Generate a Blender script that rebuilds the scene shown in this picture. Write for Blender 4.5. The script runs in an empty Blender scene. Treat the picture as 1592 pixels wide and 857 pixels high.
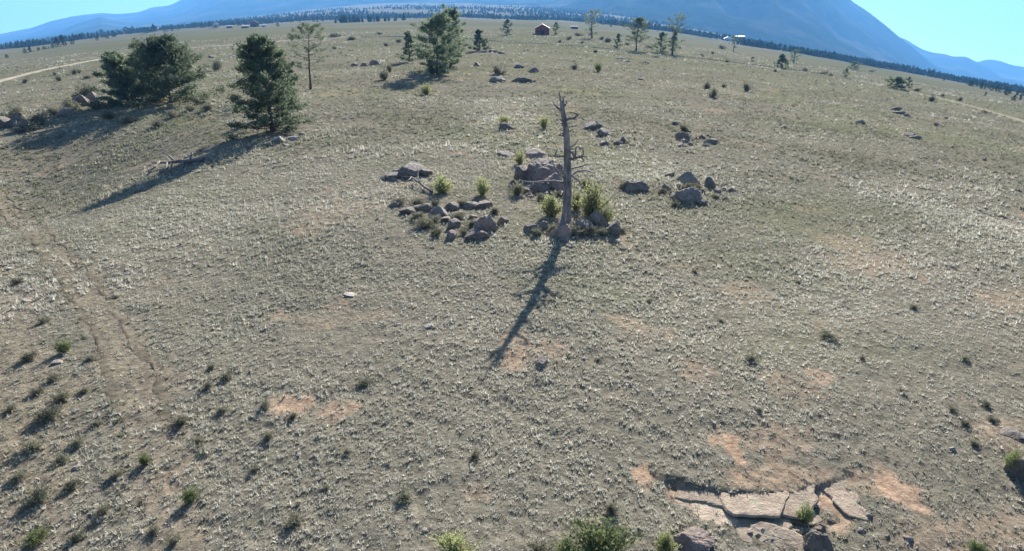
import bpy, bmesh, math, random
import numpy as np
from mathutils import Vector, Matrix

scene = bpy.context.scene
C = scene.collection
R = math.radians
random.seed(7)
RNG = np.random.default_rng(11)

# ------------------------------------------------------------------ camera, sky, sun, exposure
W, H = 1592.0, 857.0            # the photograph's own pixels, used to measure directions
FPX = 1037.0                    # focal length in those pixels (75 degrees across)
PITCH = R(22.0)
CAMZ = 10.0
cam_d = bpy.data.cameras.new('camera')
cam_d.sensor_width = 36.0
cam_d.lens = 36.0 * FPX / W
cam_d.clip_start = 0.1
cam_d.clip_end = 60000.0
cam = bpy.data.objects.new('camera', cam_d)
cam.location = (0, 0, CAMZ)
cam.rotation_euler = (math.pi / 2 - PITCH, 0, 0)
C.objects.link(cam)
scene.camera = cam

SUN_EL, SUN_AZ = R(24.0), R(11.8)     # azimuth clockwise from +Y
world = bpy.data.worlds.new('World')
scene.world = world
world.use_nodes = True
wn = world.node_tree
sky = wn.nodes.new('ShaderNodeTexSky')
sky.sky_type = 'NISHITA'
sky.sun_disc = False
sky.sun_elevation = SUN_EL
sky.sun_rotation = SUN_AZ
sky.altitude = 2600
sky.air_density = 1.0
sky.dust_density = 0.4
sky.ozone_density = 1.0
# the knoll stands high: the sky reaches down past eye level to the low valley, so its horizon is set 5 degrees lower
wtc = wn.nodes.new('ShaderNodeTexCoord'); wad = wn.nodes.new('ShaderNodeVectorMath'); wad.operation = 'ADD'
wad.inputs[1].default_value = (0, 0, 0.13)
wnm = wn.nodes.new('ShaderNodeVectorMath'); wnm.operation = 'NORMALIZE'
wn.links.new(wtc.outputs['Generated'], wad.inputs[0]); wn.links.new(wad.outputs[0], wnm.inputs[0]); wn.links.new(wnm.outputs[0], sky.inputs[0])
wn.links.new(sky.outputs[0], wn.nodes['Background'].inputs[0])
wn.nodes['Background'].inputs[1].default_value = 0.075
sun_d = bpy.data.lights.new('sun', 'SUN')
sun_d.energy = 5.0
sun_d.angle = R(0.5)
sun_d.color = (1.0, 0.975, 0.94)
sun = bpy.data.objects.new('sun', sun_d)
to_sun = Vector((math.sin(SUN_AZ) * math.cos(SUN_EL), math.cos(SUN_AZ) * math.cos(SUN_EL), math.sin(SUN_EL)))
sun.rotation_euler = to_sun.to_track_quat('Z', 'Y').to_euler()
sun.location = (40, 60, 60)
C.objects.link(sun)
vs = scene.view_settings
vs.view_transform = 'Standard'
vs.look = 'None'
vs.gamma = 1.0
vs.exposure = 1.76
vs.use_curve_mapping = False
scene.cycles.use_denoising = True
scene.cycles.max_bounces = 5
scene.cycles.transparent_max_bounces = 6
scene.cycles.volume_bounces = 0

# ------------------------------------------------------------------ noise and terrain height
def _hash(ix, iy, seed):
    n = (ix.astype(np.int64) * 374761393 + iy.astype(np.int64) * 668265263 + seed * 974711) & 0xffffffff
    n = ((n ^ (n >> 13)) * 1274126177) & 0xffffffff
    n = n ^ (n >> 16)
    return (n & 0xffff) / 32767.5 - 1.0

def vnoise(x, y, seed=0):
    x = np.asarray(x, float); y = np.asarray(y, float)
    ix = np.floor(x); iy = np.floor(y)
    fx = x - ix; fy = y - iy
    fx = fx * fx * fx * (fx * (fx * 6 - 15) + 10); fy = fy * fy * fy * (fy * (fy * 6 - 15) + 10)
    a = _hash(ix, iy, seed); b = _hash(ix + 1, iy, seed)
    c = _hash(ix, iy + 1, seed); d = _hash(ix + 1, iy + 1, seed)
    return (a * (1 - fx) + b * fx) * (1 - fy) + (c * (1 - fx) + d * fx) * fy

def fbm(x, y, seed=0, oct=4):
    s = 0; amp = 1.0; tot = 0
    for o in range(oct):
        s = s + amp * vnoise(np.asarray(x) * 2 ** o + 13.7 * o, np.asarray(y) * 2 ** o - 7.1 * o, seed + o)
        tot += amp; amp *= 0.5
    return s / tot

def sstep(a, b, x):
    t = np.clip((np.asarray(x, float) - a) / (b - a), 0, 1)
    return t * t * (3 - 2 * t)

# how steeply the land falls away from the knoll in each direction (tangent), by azimuth in degrees
AZ_T = [-180, -120, -75, -50, -37, -31, -25, -18, -10, -4, 0, 5, 10, 15, 20, 26, 31, 37, 50, 75, 120, 180]
AZ_S = [.03, .04, .06, .058, .0445, .031, .0215, .0135, .0095, .0085, .0095, .014, .021, .033, .046, .063, .078, .094, .115, .11, .06, .03]

def slope_az(az):
    return (np.interp(az - 2, AZ_T, AZ_S) + np.interp(az, AZ_T, AZ_S) + np.interp(az + 2, AZ_T, AZ_S)) / 3

def hgt(x, y, micro=True):
    x = np.asarray(x, float); y = np.asarray(y, float)
    r = np.hypot(x, y) + 1e-6
    az = np.degrees(np.arctan2(x, y))
    z = -slope_az(az) * r * r / (r + 80.0)
    z = z + 0.30 * fbm(x / 16 + 3.1, y / 16, 5, 3) * sstep(4, 20, r)
    z = z + np.minimum(r, 900) * 0.0032 * fbm(x / 120, y / 120, 9, 3) * sstep(60, 260, r)
    z = z + 0.022 * np.maximum(0, r - 1500) * sstep(1500, 2200, r) * (1 - .9 * sstep(8, 24, np.abs(az + 1)))
    # a swale on the left, added and deepened so the trees' shadows fall lower
    z = z - 3.0 * np.exp(-((x + 34 + .2 * (y - 30)) / 11.0) ** 2) * np.exp(-((y - 50) / 20.0) ** 2)
    # the bedrock ledge at lower right lies in a shallow hollow with a sharp lip behind it
    se = (x - 5.5) / 1.85
    yb = 12.05 + 0.5 * se * se + 0.06 * vnoise(x * 2.5, y * 0, 61)
    z = z - 0.15 * sstep(0.0, 0.16, yb - y) * (1 - sstep(0.75, 1.5, np.abs(se))) * (1 - sstep(1.2, 6.5, yb - y))
    if micro:
        near = 1 - sstep(60, 140, r)
        z = z + near * (0.05 * fbm(x / 0.9, y / 0.9, 21, 2) + 0.022 * vnoise(x / 0.22, y / 0.22, 31))
    return z

FWD = np.array([0, math.cos(PITCH), -math.sin(PITCH)])
UP = np.array([0, math.sin(PITCH), math.cos(PITCH)])

def ray(px, py):
    d = FWD + (px - W / 2) / FPX * np.array([1.0, 0, 0]) + (H / 2 - py) / FPX * UP
    return d

_T = np.exp(np.linspace(math.log(4.0), math.log(9000.0), 5200))

def at(px, py):
    """The point of the land seen in the photograph's direction (px, py)."""
    d = ray(px, py); d = d / math.hypot(d[0], d[1])
    x = d[0] * _T; y = d[1] * _T; z = CAMZ + d[2] * _T
    below = z < hgt(x, y, False)
    i = int(np.argmax(below)) if below.any() else len(_T) - 1
    lo, hi = _T[max(i - 1, 0)], _T[i]
    for _ in range(18):
        m = 0.5 * (lo + hi)
        if CAMZ + d[2] * m < float(hgt(d[0] * m, d[1] * m, False)): hi = m
        else: lo = m
    X, Y = d[0] * hi, d[1] * hi
    return Vector((X, Y, float(hgt(X, Y))))

def unit(p):
    """Metres covered by one photograph pixel at the point p."""
    q = np.array([p[0], p[1], p[2] - CAMZ])
    return float(q @ FWD) / FPX

def top_z(p, px, py):
    d = ray(px, py)
    return CAMZ + d[2] / math.hypot(d[0], d[1]) * math.hypot(p[0], p[1])

# ------------------------------------------------------------------ helpers
def tag(o, label=None, cat=None, group=None, kind=None):
    if label: o['label'] = label
    if cat: o['category'] = cat
    if group: o['group'] = group
    if kind: o['kind'] = kind
    return o

def empty(name, loc, rz=0.0):
    o = bpy.data.objects.new(name, None)
    o.empty_display_size = 0.3
    C.objects.link(o)
    o.location = loc; o.rotation_euler = (0, 0, rz)
    return o

def mesh_np(name, v, f, mat=None, smooth=False, attr=None):
    """v (n,3); f (m,k) with one k, or list of lists."""
    me = bpy.data.meshes.new(name)
    v = np.asarray(v, dtype=np.float32)
    if isinstance(f, np.ndarray):
        m, k = f.shape
        me.vertices.add(len(v)); me.vertices.foreach_set('co', v.ravel())
        me.loops.add(m * k); me.loops.foreach_set('vertex_index', f.astype(np.int32).ravel())
        me.polygons.add(m)
        me.polygons.foreach_set('loop_start', np.arange(0, m * k, k, dtype=np.int32))
        me.polygons.foreach_set('use_smooth', np.full(m, smooth, dtype=bool))
        me.update(calc_edges=True)
    else:
        me.from_pydata([tuple(map(float, q)) for q in v], [], f)
        if smooth: me.polygons.foreach_set('use_smooth', [True] * len(me.polygons))
        me.update()
    if attr:
        for an, arr in attr.items():
            a = me.attributes.new(an, 'FLOAT', 'POINT')
            a.data.foreach_set('value', np.asarray(arr, np.float32))
    if mat: me.materials.append(mat)
    return me

def obj(name, me, parent=None, loc=None):
    o = bpy.data.objects.new(name, me)
    C.objects.link(o)
    if parent: o.parent = parent
    if loc is not None: o.location = loc
    return o

def tube(pts, rad, sides=7, cap=True):
    pts = [Vector(p) for p in pts]; V = []; F = []
    for i, p in enumerate(pts):
        t = (pts[min(i + 1, len(pts) - 1)] - pts[max(i - 1, 0)]).normalized()
        a = t.orthogonal().normalized() if i == 0 else (a - t * a.dot(t)).normalized()
        b = t.cross(a)
        for k in range(sides):
            an = 2 * math.pi * k / sides
            V.append(p + (a * math.cos(an) + b * math.sin(an)) * rad[i])
    for i in range(len(pts) - 1):
        for k in range(sides):
            k2 = (k + 1) % sides
            F.append([i * sides + k, i * sides + k2, (i + 1) * sides + k2, (i + 1) * sides + k])
    if cap:
        F.append(list(range(sides - 1, -1, -1))); F.append([(len(pts) - 1) * sides + k for k in range(sides)])
    return V, F

class MB:
    def __init__(s): s.v = []; s.f = []
    def add(s, vf):
        n = len(s.v); s.v += [tuple(p) for p in vf[0]]; s.f += [[i + n for i in q] for q in vf[1]]
    def box(s, x0, x1, y0, y1, z0, z1):
        s.add(([(x0, y0, z0), (x1, y0, z0), (x1, y1, z0), (x0, y1, z0), (x0, y0, z1), (x1, y0, z1), (x1, y1, z1), (x0, y1, z1)],
               [[0, 3, 2, 1], [4, 5, 6, 7], [0, 1, 5, 4], [1, 2, 6, 5], [2, 3, 7, 6], [3, 0, 4, 7]]))
    def mesh(s, name, mat, smooth=False): return mesh_np(name, s.v, s.f, mat, smooth)

# ------------------------------------------------------------------ materials
def new_mat(name, rough=0.9):
    m = bpy.data.materials.new(name); m.use_nodes = True
    nt = m.node_tree; b = nt.nodes['Principled BSDF']
    b.inputs['Roughness'].default_value = rough
    b.inputs['Specular IOR Level'].default_value = 0.2
    return m, nt, b

def nd(nt, t, **kw):
    n = nt.nodes.new(t)
    for k, v in kw.items(): setattr(n, k, v)
    return n

def noise(nt, scale, detail=4, rough=0.55, vec=None):
    n = nd(nt, 'ShaderNodeTexNoise')
    n.inputs['Scale'].default_value = scale; n.inputs['Detail'].default_value = detail; n.inputs['Roughness'].default_value = rough
    if vec is not None: nt.links.new(vec, n.inputs['Vector'])
    return n.outputs['Fac']

def ramp(nt, fac, stops):
    r = nd(nt, 'ShaderNodeValToRGB')
    el = r.color_ramp.elements
    el[0].position, el[0].color = stops[0][0], (*stops[0][1], 1)
    el[1].position, el[1].color = stops[-1][0], (*stops[-1][1], 1)
    for p, c in stops[1:-1]:
        e = el.new(p); e.color = (*c, 1)
    nt.links.new(fac, r.inputs[0])
    return r.outputs[0]

def mix(nt, fac, a, b, mode='MIX'):
    n = nd(nt, 'ShaderNodeMix', data_type='RGBA', blend_type=mode)
    for s, v in ((n.inputs[0], fac), (n.inputs[6], a), (n.inputs[7], b)):
        if isinstance(v, (int, float)): s.default_value = v
        elif isinstance(v, tuple): s.default_value = (*v, 1)
        else: nt.links.new(v, s)
    return n.outputs[2]

def bump(nt, b, h, strength, dist):
    n = nd(nt, 'ShaderNodeBump'); n.inputs['Strength'].default_value = strength; n.inputs['Distance'].default_value = dist
    nt.links.new(h, n.inputs['Height']); nt.links.new(n.outputs[0], b.inputs['Normal'])

def geo_pos(nt): return nd(nt, 'ShaderNodeNewGeometry').outputs['Position']
def obj_co(nt): return nd(nt, 'ShaderNodeTexCoord').outputs['Object']
def attr(nt, name):
    return nd(nt, 'ShaderNodeAttribute', attribute_name=name).outputs['Fac']
def obj_rand(nt): return nd(nt, 'ShaderNodeObjectInfo').outputs['Random']

SOIL = (0.40, 0.275, 0.18)
def ground_material():
    m, nt, b = new_mat('ground_turf', 1.0)
    b.inputs['Specular IOR Level'].default_value = 0.0
    p = geo_pos(nt)
    fine = noise(nt, 5.0, 6, 0.7, p)
    mid = noise(nt, 0.35, 5, 0.6, p)
    big = noise(nt, 0.03, 4, 0.55, p)
    huge = noise(nt, 0.006, 5, 0.6, p)
    turf = ramp(nt, fine, [(0.28, (0.085, 0.074, 0.055)), (0.5, (0.165, 0.146, 0.106)), (0.72, (0.27, 0.24, 0.175))])
    soil = ramp(nt, fine, [(0.3, (0.20, 0.125, 0.08)), (0.55, SOIL), (0.8, (0.52, 0.38, 0.26))])
    tan = ramp(nt, fine, [(0.3, (0.15, 0.122, 0.085)), (0.7, (0.29, 0.24, 0.17))])
    green = ramp(nt, fine, [(0.3, (0.095, 0.098, 0.05)), (0.7, (0.20, 0.20, 0.105))])
    c = mix(nt, ramp(nt, big, [(0.48, (0, 0, 0)), (0.62, (0.75,) * 3)]), turf, green)
    c = mix(nt, ramp(nt, mid, [(0.56, (0, 0, 0)), (0.68, (0.55,) * 3)]), c, tan)
    c = mix(nt, ramp(nt, huge, [(0.5, (0, 0, 0)), (0.6, (0.55,) * 3)]), c, tan)
    c = mix(nt, attr(nt, 'far'), c, mix(nt, ramp(nt, huge, [(.42, (0, 0, 0)), (.56, (1, 1, 1))]), (0.150, 0.137, 0.090), (0.115, 0.116, 0.066)))
    c = mix(nt, attr(nt, 'edge'), c, mix(nt, ramp(nt, noise(nt, 0.004, 4, 0.6, p), [(.45, (0, 0, 0)), (.55, (1, 1, 1))]), (0.20, 0.165, 0.11), (0.105, 0.10, 0.055)))
    c = mix(nt, attr(nt, 'bare'), c, soil)
    nt.links.new(c, b.inputs['Base Color'])
    bump(nt, b, noise(nt, 3.0, 8, 0.75, p), 0.9, 0.12)
    return m

def simple(name, stops, scale=3.0, rough=0.9, bs=0.5, bd=0.02, world_space=False, rnd=0.0, detail=6):
    m, nt, b = new_mat(name, rough)
    if rough >= .95: b.inputs['Specular IOR Level'].default_value = 0.0
    p = geo_pos(nt) if world_space else obj_co(nt)
    f = noise(nt, scale, detail, 0.65, p)
    c = ramp(nt, f, stops)
    if rnd:
        c = mix(nt, 1.0, c, ramp(nt, obj_rand(nt), [(0, (1 - rnd,) * 3), (1, (1 + rnd,) * 3)]), 'MULTIPLY')
    nt.links.new(c, b.inputs['Base Color'])
    if bs: bump(nt, b, f, bs, bd)
    return m

def leaf_mat(name, stops, trans=0.35, scale=1.2, tint=None, rnd=0.25):
    m, nt, b = new_mat(name, 0.9)
    b.inputs['Specular IOR Level'].default_value = 0.03
    f = noise(nt, scale, 3, 0.6, geo_pos(nt))
    c = ramp(nt, f, stops)
    if tint:
        c = mix(nt, attr(nt, 'tint'), c, tint)
    c = mix(nt, 1.0, c, ramp(nt, obj_rand(nt), [(0, (1 - rnd,) * 3), (1, (1 + rnd,) * 3)]), 'MULTIPLY')
    nt.links.new(c, b.inputs['Base Color'])
    t = nd(nt, 'ShaderNodeBsdfTranslucent'); nt.links.new(c, t.inputs['Color'])
    ms = nd(nt, 'ShaderNodeMixShader'); ms.inputs[0].default_value = trans
    nt.links.new(b.outputs[0], ms.inputs[1]); nt.links.new(t.outputs[0], ms.inputs[2])
    nt.links.new(ms.outputs[0], nt.nodes['Material Output'].inputs['Surface'])
    return m

def rock_mat(name, base, dark, lichen, amount):
    m, nt, b = new_mat(name, 0.88)
    p = geo_pos(nt)
    f = noise(nt, 2.2, 7, 0.68, p)
    c = ramp(nt, f, [(0.3, dark), (0.52, base), (0.75, tuple(min(1, q * 1.35) for q in base))])
    l = noise(nt, 5.5, 5, 0.7, p)
    c = mix(nt, ramp(nt, l, [(0.55, (0, 0, 0)), (0.63, (amount,) * 3)]), c, lichen)
    c = mix(nt, 1.0, c, ramp(nt, obj_rand(nt), [(0, (0.78,) * 3), (1, (1.2,) * 3)]), 'MULTIPLY')
    nt.links.new(c, b.inputs['Base Color'])
    bump(nt, b, noise(nt, 5, 9, 0.75, p), 1.0, 0.12)
    return m

M = {}
M['ground'] = ground_material()
M['grass'] = leaf_mat('dry_grass', [(0.3, (0.20, 0.185, 0.122)), (0.5, (0.225, 0.215, 0.142)), (0.7, (0.212, 0.216, 0.132))], 0.36, 0.12, (0.65, 0.60, 0.49), 0.0)
M['road'] = simple('dirt_road', [(0.3, (0.25, 0.21, 0.15)), (0.7, (0.38, 0.325, 0.245))], 0.8, 0.95, 0.4, 0.05, True)
M['trail'] = simple('dirt_trail', [(0.3, (0.20, 0.165, 0.115)), (0.7, (0.29, 0.245, 0.18))], 1.5, 0.95, 0.5, 0.05, True)
M['rut'] = simple('rut_soil', [(0.3, (0.08, 0.066, 0.047)), (0.5, (0.13, 0.108, 0.076)), (0.72, (0.20, 0.168, 0.118))], 3.0, 0.95, 0.8, 0.06, True)
M['needle'] = leaf_mat('pine_needles', [(0.3, (0.07, 0.098, 0.06)), (0.5, (0.145, 0.18, 0.105)), (0.72, (0.27, 0.285, 0.165))], 0.42, 2.6)
M['needle_far'] = leaf_mat('far_needles', [(0.3, (0.03, 0.05, 0.03)), (0.7, (0.065, 0.09, 0.045))], 0.2, 0.2)
M['bark'] = simple('pine_bark', [(0.3, (0.055, 0.04, 0.03)), (0.7, (0.16, 0.115, 0.085))], 6, 0.95, 0.8, 0.03)
M['deadwood'] = simple('weathered_wood', [(0.3, (0.07, 0.056, 0.048)), (0.5, (0.14, 0.115, 0.10)), (0.72, (0.24, 0.205, 0.18))], 5, 0.85, 0.9, 0.05)
def streaked(name, stops):
    m, nt, b = new_mat(name, 0.85)
    mp = nd(nt, 'ShaderNodeMapping'); mp.inputs['Scale'].default_value = (14, 14, 1.3)
    nt.links.new(obj_co(nt), mp.inputs['Vector'])
    f = noise(nt, 1.0, 8, 0.7, mp.outputs[0])
    c = ramp(nt, f, stops)
    c = mix(nt, ramp(nt, noise(nt, 1.6, 3, .5, obj_co(nt)), [(.45, (0, 0, 0)), (.6, (.6,) * 3)]), c, (0.09, 0.07, 0.06))
    nt.links.new(c, b.inputs['Base Color']); bump(nt, b, f, 1.0, 0.1)
    return m
M['snag'] = streaked('split_grey_wood', [(0.32, (0.07, 0.057, 0.05)), (0.46, (0.25, 0.21, 0.185)), (0.66, (0.50, 0.45, 0.40))])
M['rabbit'] = leaf_mat('rabbitbrush_leaves', [(0.3, (0.19, 0.20, 0.085)), (0.5, (0.30, 0.31, 0.135)), (0.72, (0.42, 0.40, 0.21))], 0.44, 4.0)
M['sage'] = leaf_mat('sage_leaves', [(0.3, (0.15, 0.145, 0.095)), (0.7, (0.28, 0.265, 0.175))], 0.33, 4.0)
M['green'] = leaf_mat('green_shrub_leaves', [(0.3, (0.11, 0.135, 0.055)), (0.7, (0.21, 0.235, 0.10))], 0.38, 4.0)
M['stem'] = simple('shrub_stem', [(0.3, (0.10, 0.075, 0.055)), (0.7, (0.19, 0.15, 0.11))], 9, 0.9, 0)
M['granite'] = rock_mat('pink_granite', (0.265, 0.195, 0.155), (0.115, 0.082, 0.066), (0.30, 0.30, 0.21), 0.5)
M['greyrock'] = rock_mat('grey_rock', (0.205, 0.165, 0.132), (0.085, 0.067, 0.054), (0.32, 0.32, 0.23), 0.6)
M['slab'] = rock_mat('tan_slab_rock', (0.42, 0.32, 0.225), (0.27, 0.20, 0.14), (0.33, 0.345, 0.23), 0.7)
M['pale'] = rock_mat('pale_rock', (0.35, 0.30, 0.25), (0.21, 0.175, 0.145), (0.4, 0.4, 0.3), 0.3)
M['mountain'] = simple('forested_slope', [(0.35, (0.014, 0.024, 0.02)), (0.52, (0.024, 0.036, 0.026)), (0.66, (0.04, 0.048, 0.033)), (0.8, (0.085, 0.08, 0.058))], 0.0028, 0.95, 0.9, 60, True, 0, 9)
def forest_slope():
    m, nt, b = new_mat('forested_slope', 1.0); b.inputs['Specular IOR Level'].default_value = 0.0
    p = geo_pos(nt)
    f = noise(nt, 0.02, 6, .7, p); g = noise(nt, 0.0022, 5, .6, p)
    c = ramp(nt, f, [(.35, (0.010, 0.018, 0.014)), (.55, (0.022, 0.034, 0.024)), (.7, (0.045, 0.055, 0.036))])
    c = mix(nt, ramp(nt, g, [(.5, (0, 0, 0)), (.64, (.7,) * 3)]), c, (0.12, 0.105, 0.075))
    nt.links.new(c, b.inputs['Base Color']); bump(nt, b, f, .8, 8)
    return m
M['mountain'] = forest_slope()
M['barn'] = simple('barn_red_boards', [(0.3, (0.20, 0.05, 0.035)), (0.7, (0.30, 0.085, 0.06))], 3, 0.8, 0)
M['barnroof'] = simple('barn_roof', [(0.3, (0.16, 0.09, 0.075)), (0.7, (0.24, 0.14, 0.12))], 2, 0.7, 0)
M['white'] = simple('pale_siding', [(0.3, (0.46, 0.445, 0.41)), (0.7, (0.56, 0.545, 0.51))], 2, 0.7, 0)
M['metalroof'] = simple('light_metal_roof', [(0.3, (0.34, 0.35, 0.37)), (0.7, (0.46, 0.47, 0.49))], 2, 0.45, 0)
M['tan'] = simple('tan_siding', [(0.3, (0.42, 0.36, 0.25)), (0.7, (0.52, 0.45, 0.32))], 2, 0.8, 0)
M['brown'] = simple('brown_boards', [(0.3, (0.12, 0.075, 0.055)), (0.7, (0.2, 0.125, 0.09))], 3, 0.8, 0)
M['darkdoor'] = simple('dark_opening', [(0.3, (0.03, 0.025, 0.025)), (0.7, (0.05, 0.045, 0.04))], 3, 0.5, 0)

# ------------------------------------------------------------------ bare soil
# (px, py, width px, height px, strength)
BARE = [(450, 628, 90, 34, .85), (515, 640, 60, 40, .6), (1000, 742, 50, 44, 1), (1052, 770, 40, 30, .9), (1138, 702, 46, 60, .95),
        (1397, 762, 62, 52, 1.1), (1300, 785, 56, 60, .95), (1345, 395, 120, 70, .4), (800, 540, 46, 50, .6), (860, 545, 70, 40, .35),
        (1275, 583, 40, 24, .6), (1085, 580, 60, 34, .35), (740, 770, 60, 40, .35), (1010, 520, 60, 40, .3), (1230, 600, 90, 40, .3),
        (545, 462, 40, 20, .35), (500, 330, 120, 40, .25), (250, 600, 120, 60, .25), (265, 745, 80, 120, .3), (20, 690, 50, 260, .3),
        (1240, 745, 230, 50, .5), (1200, 690, 120, 50, .35), (930, 365, 110, 30, .4), (1340, 750, 60, 40, .5), (20, 480, 60, 160, .2)]
BL = []
for px, py, w, h, s in BARE:
    p = at(px, py); u = unit(p)
    dep = math.atan2(CAMZ - p.z, math.hypot(p.x, p.y))
    BL.append((p.x, p.y, w * u * .5, h * u * .5 / math.sin(dep), s))

TRACK_PX = [(-90, 250), (-30, 286), (5, 312), (45, 355), (95, 405), (140, 460), (172, 515), (205, 575), (228, 640), (246, 720), (258, 800), (264, 880), (268, 960)]
TRACK2_PX = [(-60, 380), (-10, 440), (15, 520), (24, 610), (26, 710), (24, 800), (22, 900), (20, 960)]
def line_pts(pl, step):
    P = [at(*q) for q in pl]
    out = []
    for i in range(len(P) - 1):
        p0 = P[max(i - 1, 0)]; p1 = P[i]; p2 = P[i + 1]; p3 = P[min(i + 2, len(P) - 1)]
        n = max(2, int((p2 - p1).length / step))
        for k in range(n):
            t = k / n
            q = 0.5 * ((2 * p1) + (p2 - p0) * t + (2 * p0 - 5 * p1 + 4 * p2 - p3) * t * t + (3 * p1 - p0 - 3 * p2 + p3) * t ** 3)
            out.append((q.x, q.y))
    out.append((P[-1].x, P[-1].y))
    return np.array(out)
TRACK = line_pts(TRACK_PX, 0.35)
TRACK2 = line_pts(TRACK2_PX, 0.35)

def dist_line(x, y, L, reach):
    x = np.asarray(x, float); y = np.asarray(y, float)
    d = np.full(x.shape, 99.0)
    box = (x > L[:, 0].min() - reach) & (x < L[:, 0].max() + reach) & (y > L[:, 1].min() - reach) & (y < L[:, 1].max() + reach)
    idx = np.nonzero(box.ravel())[0]
    xf, yf, df = x.ravel()[idx], y.ravel()[idx], np.full(len(idx), 99.0)
    for q in L[::2]:
        np.minimum(df, np.hypot(xf - q[0], yf - q[1]), out=df)
    dd = d.ravel(); dd[idx] = df
    return dd.reshape(x.shape)

def bare(x, y):
    x = np.asarray(x, float); y = np.asarray(y, float)
    n = fbm(x / 1.1, y / 1.1, 41, 4); n2 = fbm(x / 0.35, y / 0.35, 47, 2)
    b = np.zeros_like(x)
    for bx, by, rx, ry, s in BL:
        d = np.hypot((x - bx) / rx, (y - by) / ry)
        m = d < 2.2
        if not m.any(): continue
        v = np.zeros_like(x)
        v[m] = s * (1 - sstep(0.65, 1.2, d[m] + 0.6 * n[m] + .5 * n2[m]))
        b = np.maximum(b, v)
    for L, w, s in ((TRACK, 1.0, .16), (TRACK2, 1.5, .16)):
        d = dist_line(x, y, L, 4)
        b = np.maximum(b, s * (1 - sstep(w * .4, w, d + .5 * n)))
    b = np.maximum(b, .35 * sstep(.38, .62, fbm(x / 3.5, y / 3.5, 55, 4)) * (np.hypot(x, y) < 140))
    return np.clip(b, 0, 1)

# ------------------------------------------------------------------ the ground: one sheet to the horizon
def build_ground():
    r = np.concatenate([[0.3, 1.5, 3.0], np.exp(np.arange(math.log(4.5), math.log(120), 0.0088)), np.exp(np.arange(math.log(120), math.log(12000), 0.022))])
    az = np.concatenate([np.arange(-178, -50, 4.0), np.arange(-50, 50.01, 0.2), np.arange(54, 181.9, 4.0)])
    A, Rr = np.meshgrid(np.radians(az), r)
    X = Rr * np.sin(A); Y = Rr * np.cos(A)
    Z = hgt(X, Y)
    nr, na = X.shape
    i = np.arange(nr - 1)[:, None] * na; k = np.arange(na)[None, :]; k2 = (k + 1) % na
    F = np.stack([i + k, i + k2, i + na + k2, i + na + k], -1).reshape(-1, 4)[:, ::-1]
    V = np.stack([X, Y, Z], -1).reshape(-1, 3)
    bz = bare(X, Y).ravel()
    far = (0.85 * sstep(60, 260, Rr)).ravel(); edge = (0.7 * sstep(700, 1500, Rr)).ravel()
    me = mesh_np('ground', V, F, M['ground'], True, {'bare': bz, 'far': far, 'edge': edge})
    o = obj('ground', me)
    tag(o, kind='structure')
build_ground()

def ribbon(name, L, width, mat, lift, jit=0.25, off=0.0, seed=0, kind='structure', across=5):
    n = len(L); lift = lift + .00045 * np.hypot(L[:, 0], L[:, 1])
    T = np.gradient(L, axis=0); T /= np.linalg.norm(T, axis=1)[:, None] + 1e-9
    N = np.stack([T[:, 1], -T[:, 0]], -1)
    s = np.arange(n)
    V = []
    wl = width * .5 * np.clip(1 + jit * 2 * (vnoise(s * .31, s * 0, seed) + .5 * vnoise(s * .83, s * 0 + 3, seed)), .05, 3); wr = width * .5 * np.clip(1 + jit * 2 * (vnoise(s * .31, s * 0 + 9, seed) + .5 * vnoise(s * .83, s * 0 + 6, seed)), .05, 3)
    o_ = off + .12 * vnoise(s * .08, s * 0 + 4.5, seed + 2)
    for k in range(across):
        t = k / (across - 1)
        a = o_ + (-wl + (wl + wr) * t)
        P = L + N * a[:, None]
        edge = 1 - abs(2 * t - 1)
        z = hgt(P[:, 0], P[:, 1]) + (lift if 0 < k < across - 1 else -lift * .7)
        V.append(np.stack([P[:, 0], P[:, 1], z], -1))
    V = np.array(V)                      # across, n, 3
    i = (np.arange(across - 1) * n)[:, None]; k = np.arange(n - 1)[None, :]
    F = np.stack([i + k, i + k + 1, i + n + k + 1, i + n + k], -1).reshape(-1, 4)
    o = obj(name, mesh_np(name, V.reshape(-1, 3), F, mat, True))
    if kind: tag(o, kind=kind)
    return o

RUT = TRACK[TRACK[:, 1] > 14.5]
ribbon('vehicle_track', RUT, 0.34, M['rut'], 0.004, .55, -0.5, 3)
ribbon('vehicle_track', RUT, 0.36, M['rut'], 0.004, .55, 0.5, 5)
ROAD = line_pts([(-150, 158), (-60, 141), (0, 126), (60, 111), (120, 99), (180, 89), (240, 81), (300, 75), (350, 71), (410, 67), (470, 62), (540, 58)], 1.5)
ribbon('dirt_road', ROAD, 3.6, M['road'], 0.10, .10, 0, 12)
TRAIL = line_pts([(560, 58), (660, 58), (740, 61), (820, 67), (900, 72), (980, 80), (1060, 88), (1140, 97), (1220, 107), (1300, 119), (1400, 139), (1500, 163), (1592, 190), (1680, 222)], 1.5)
ribbon('dirt_trail', TRAIL, 1.5, M['trail'], 0.10, .2, 0, 15)

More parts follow.
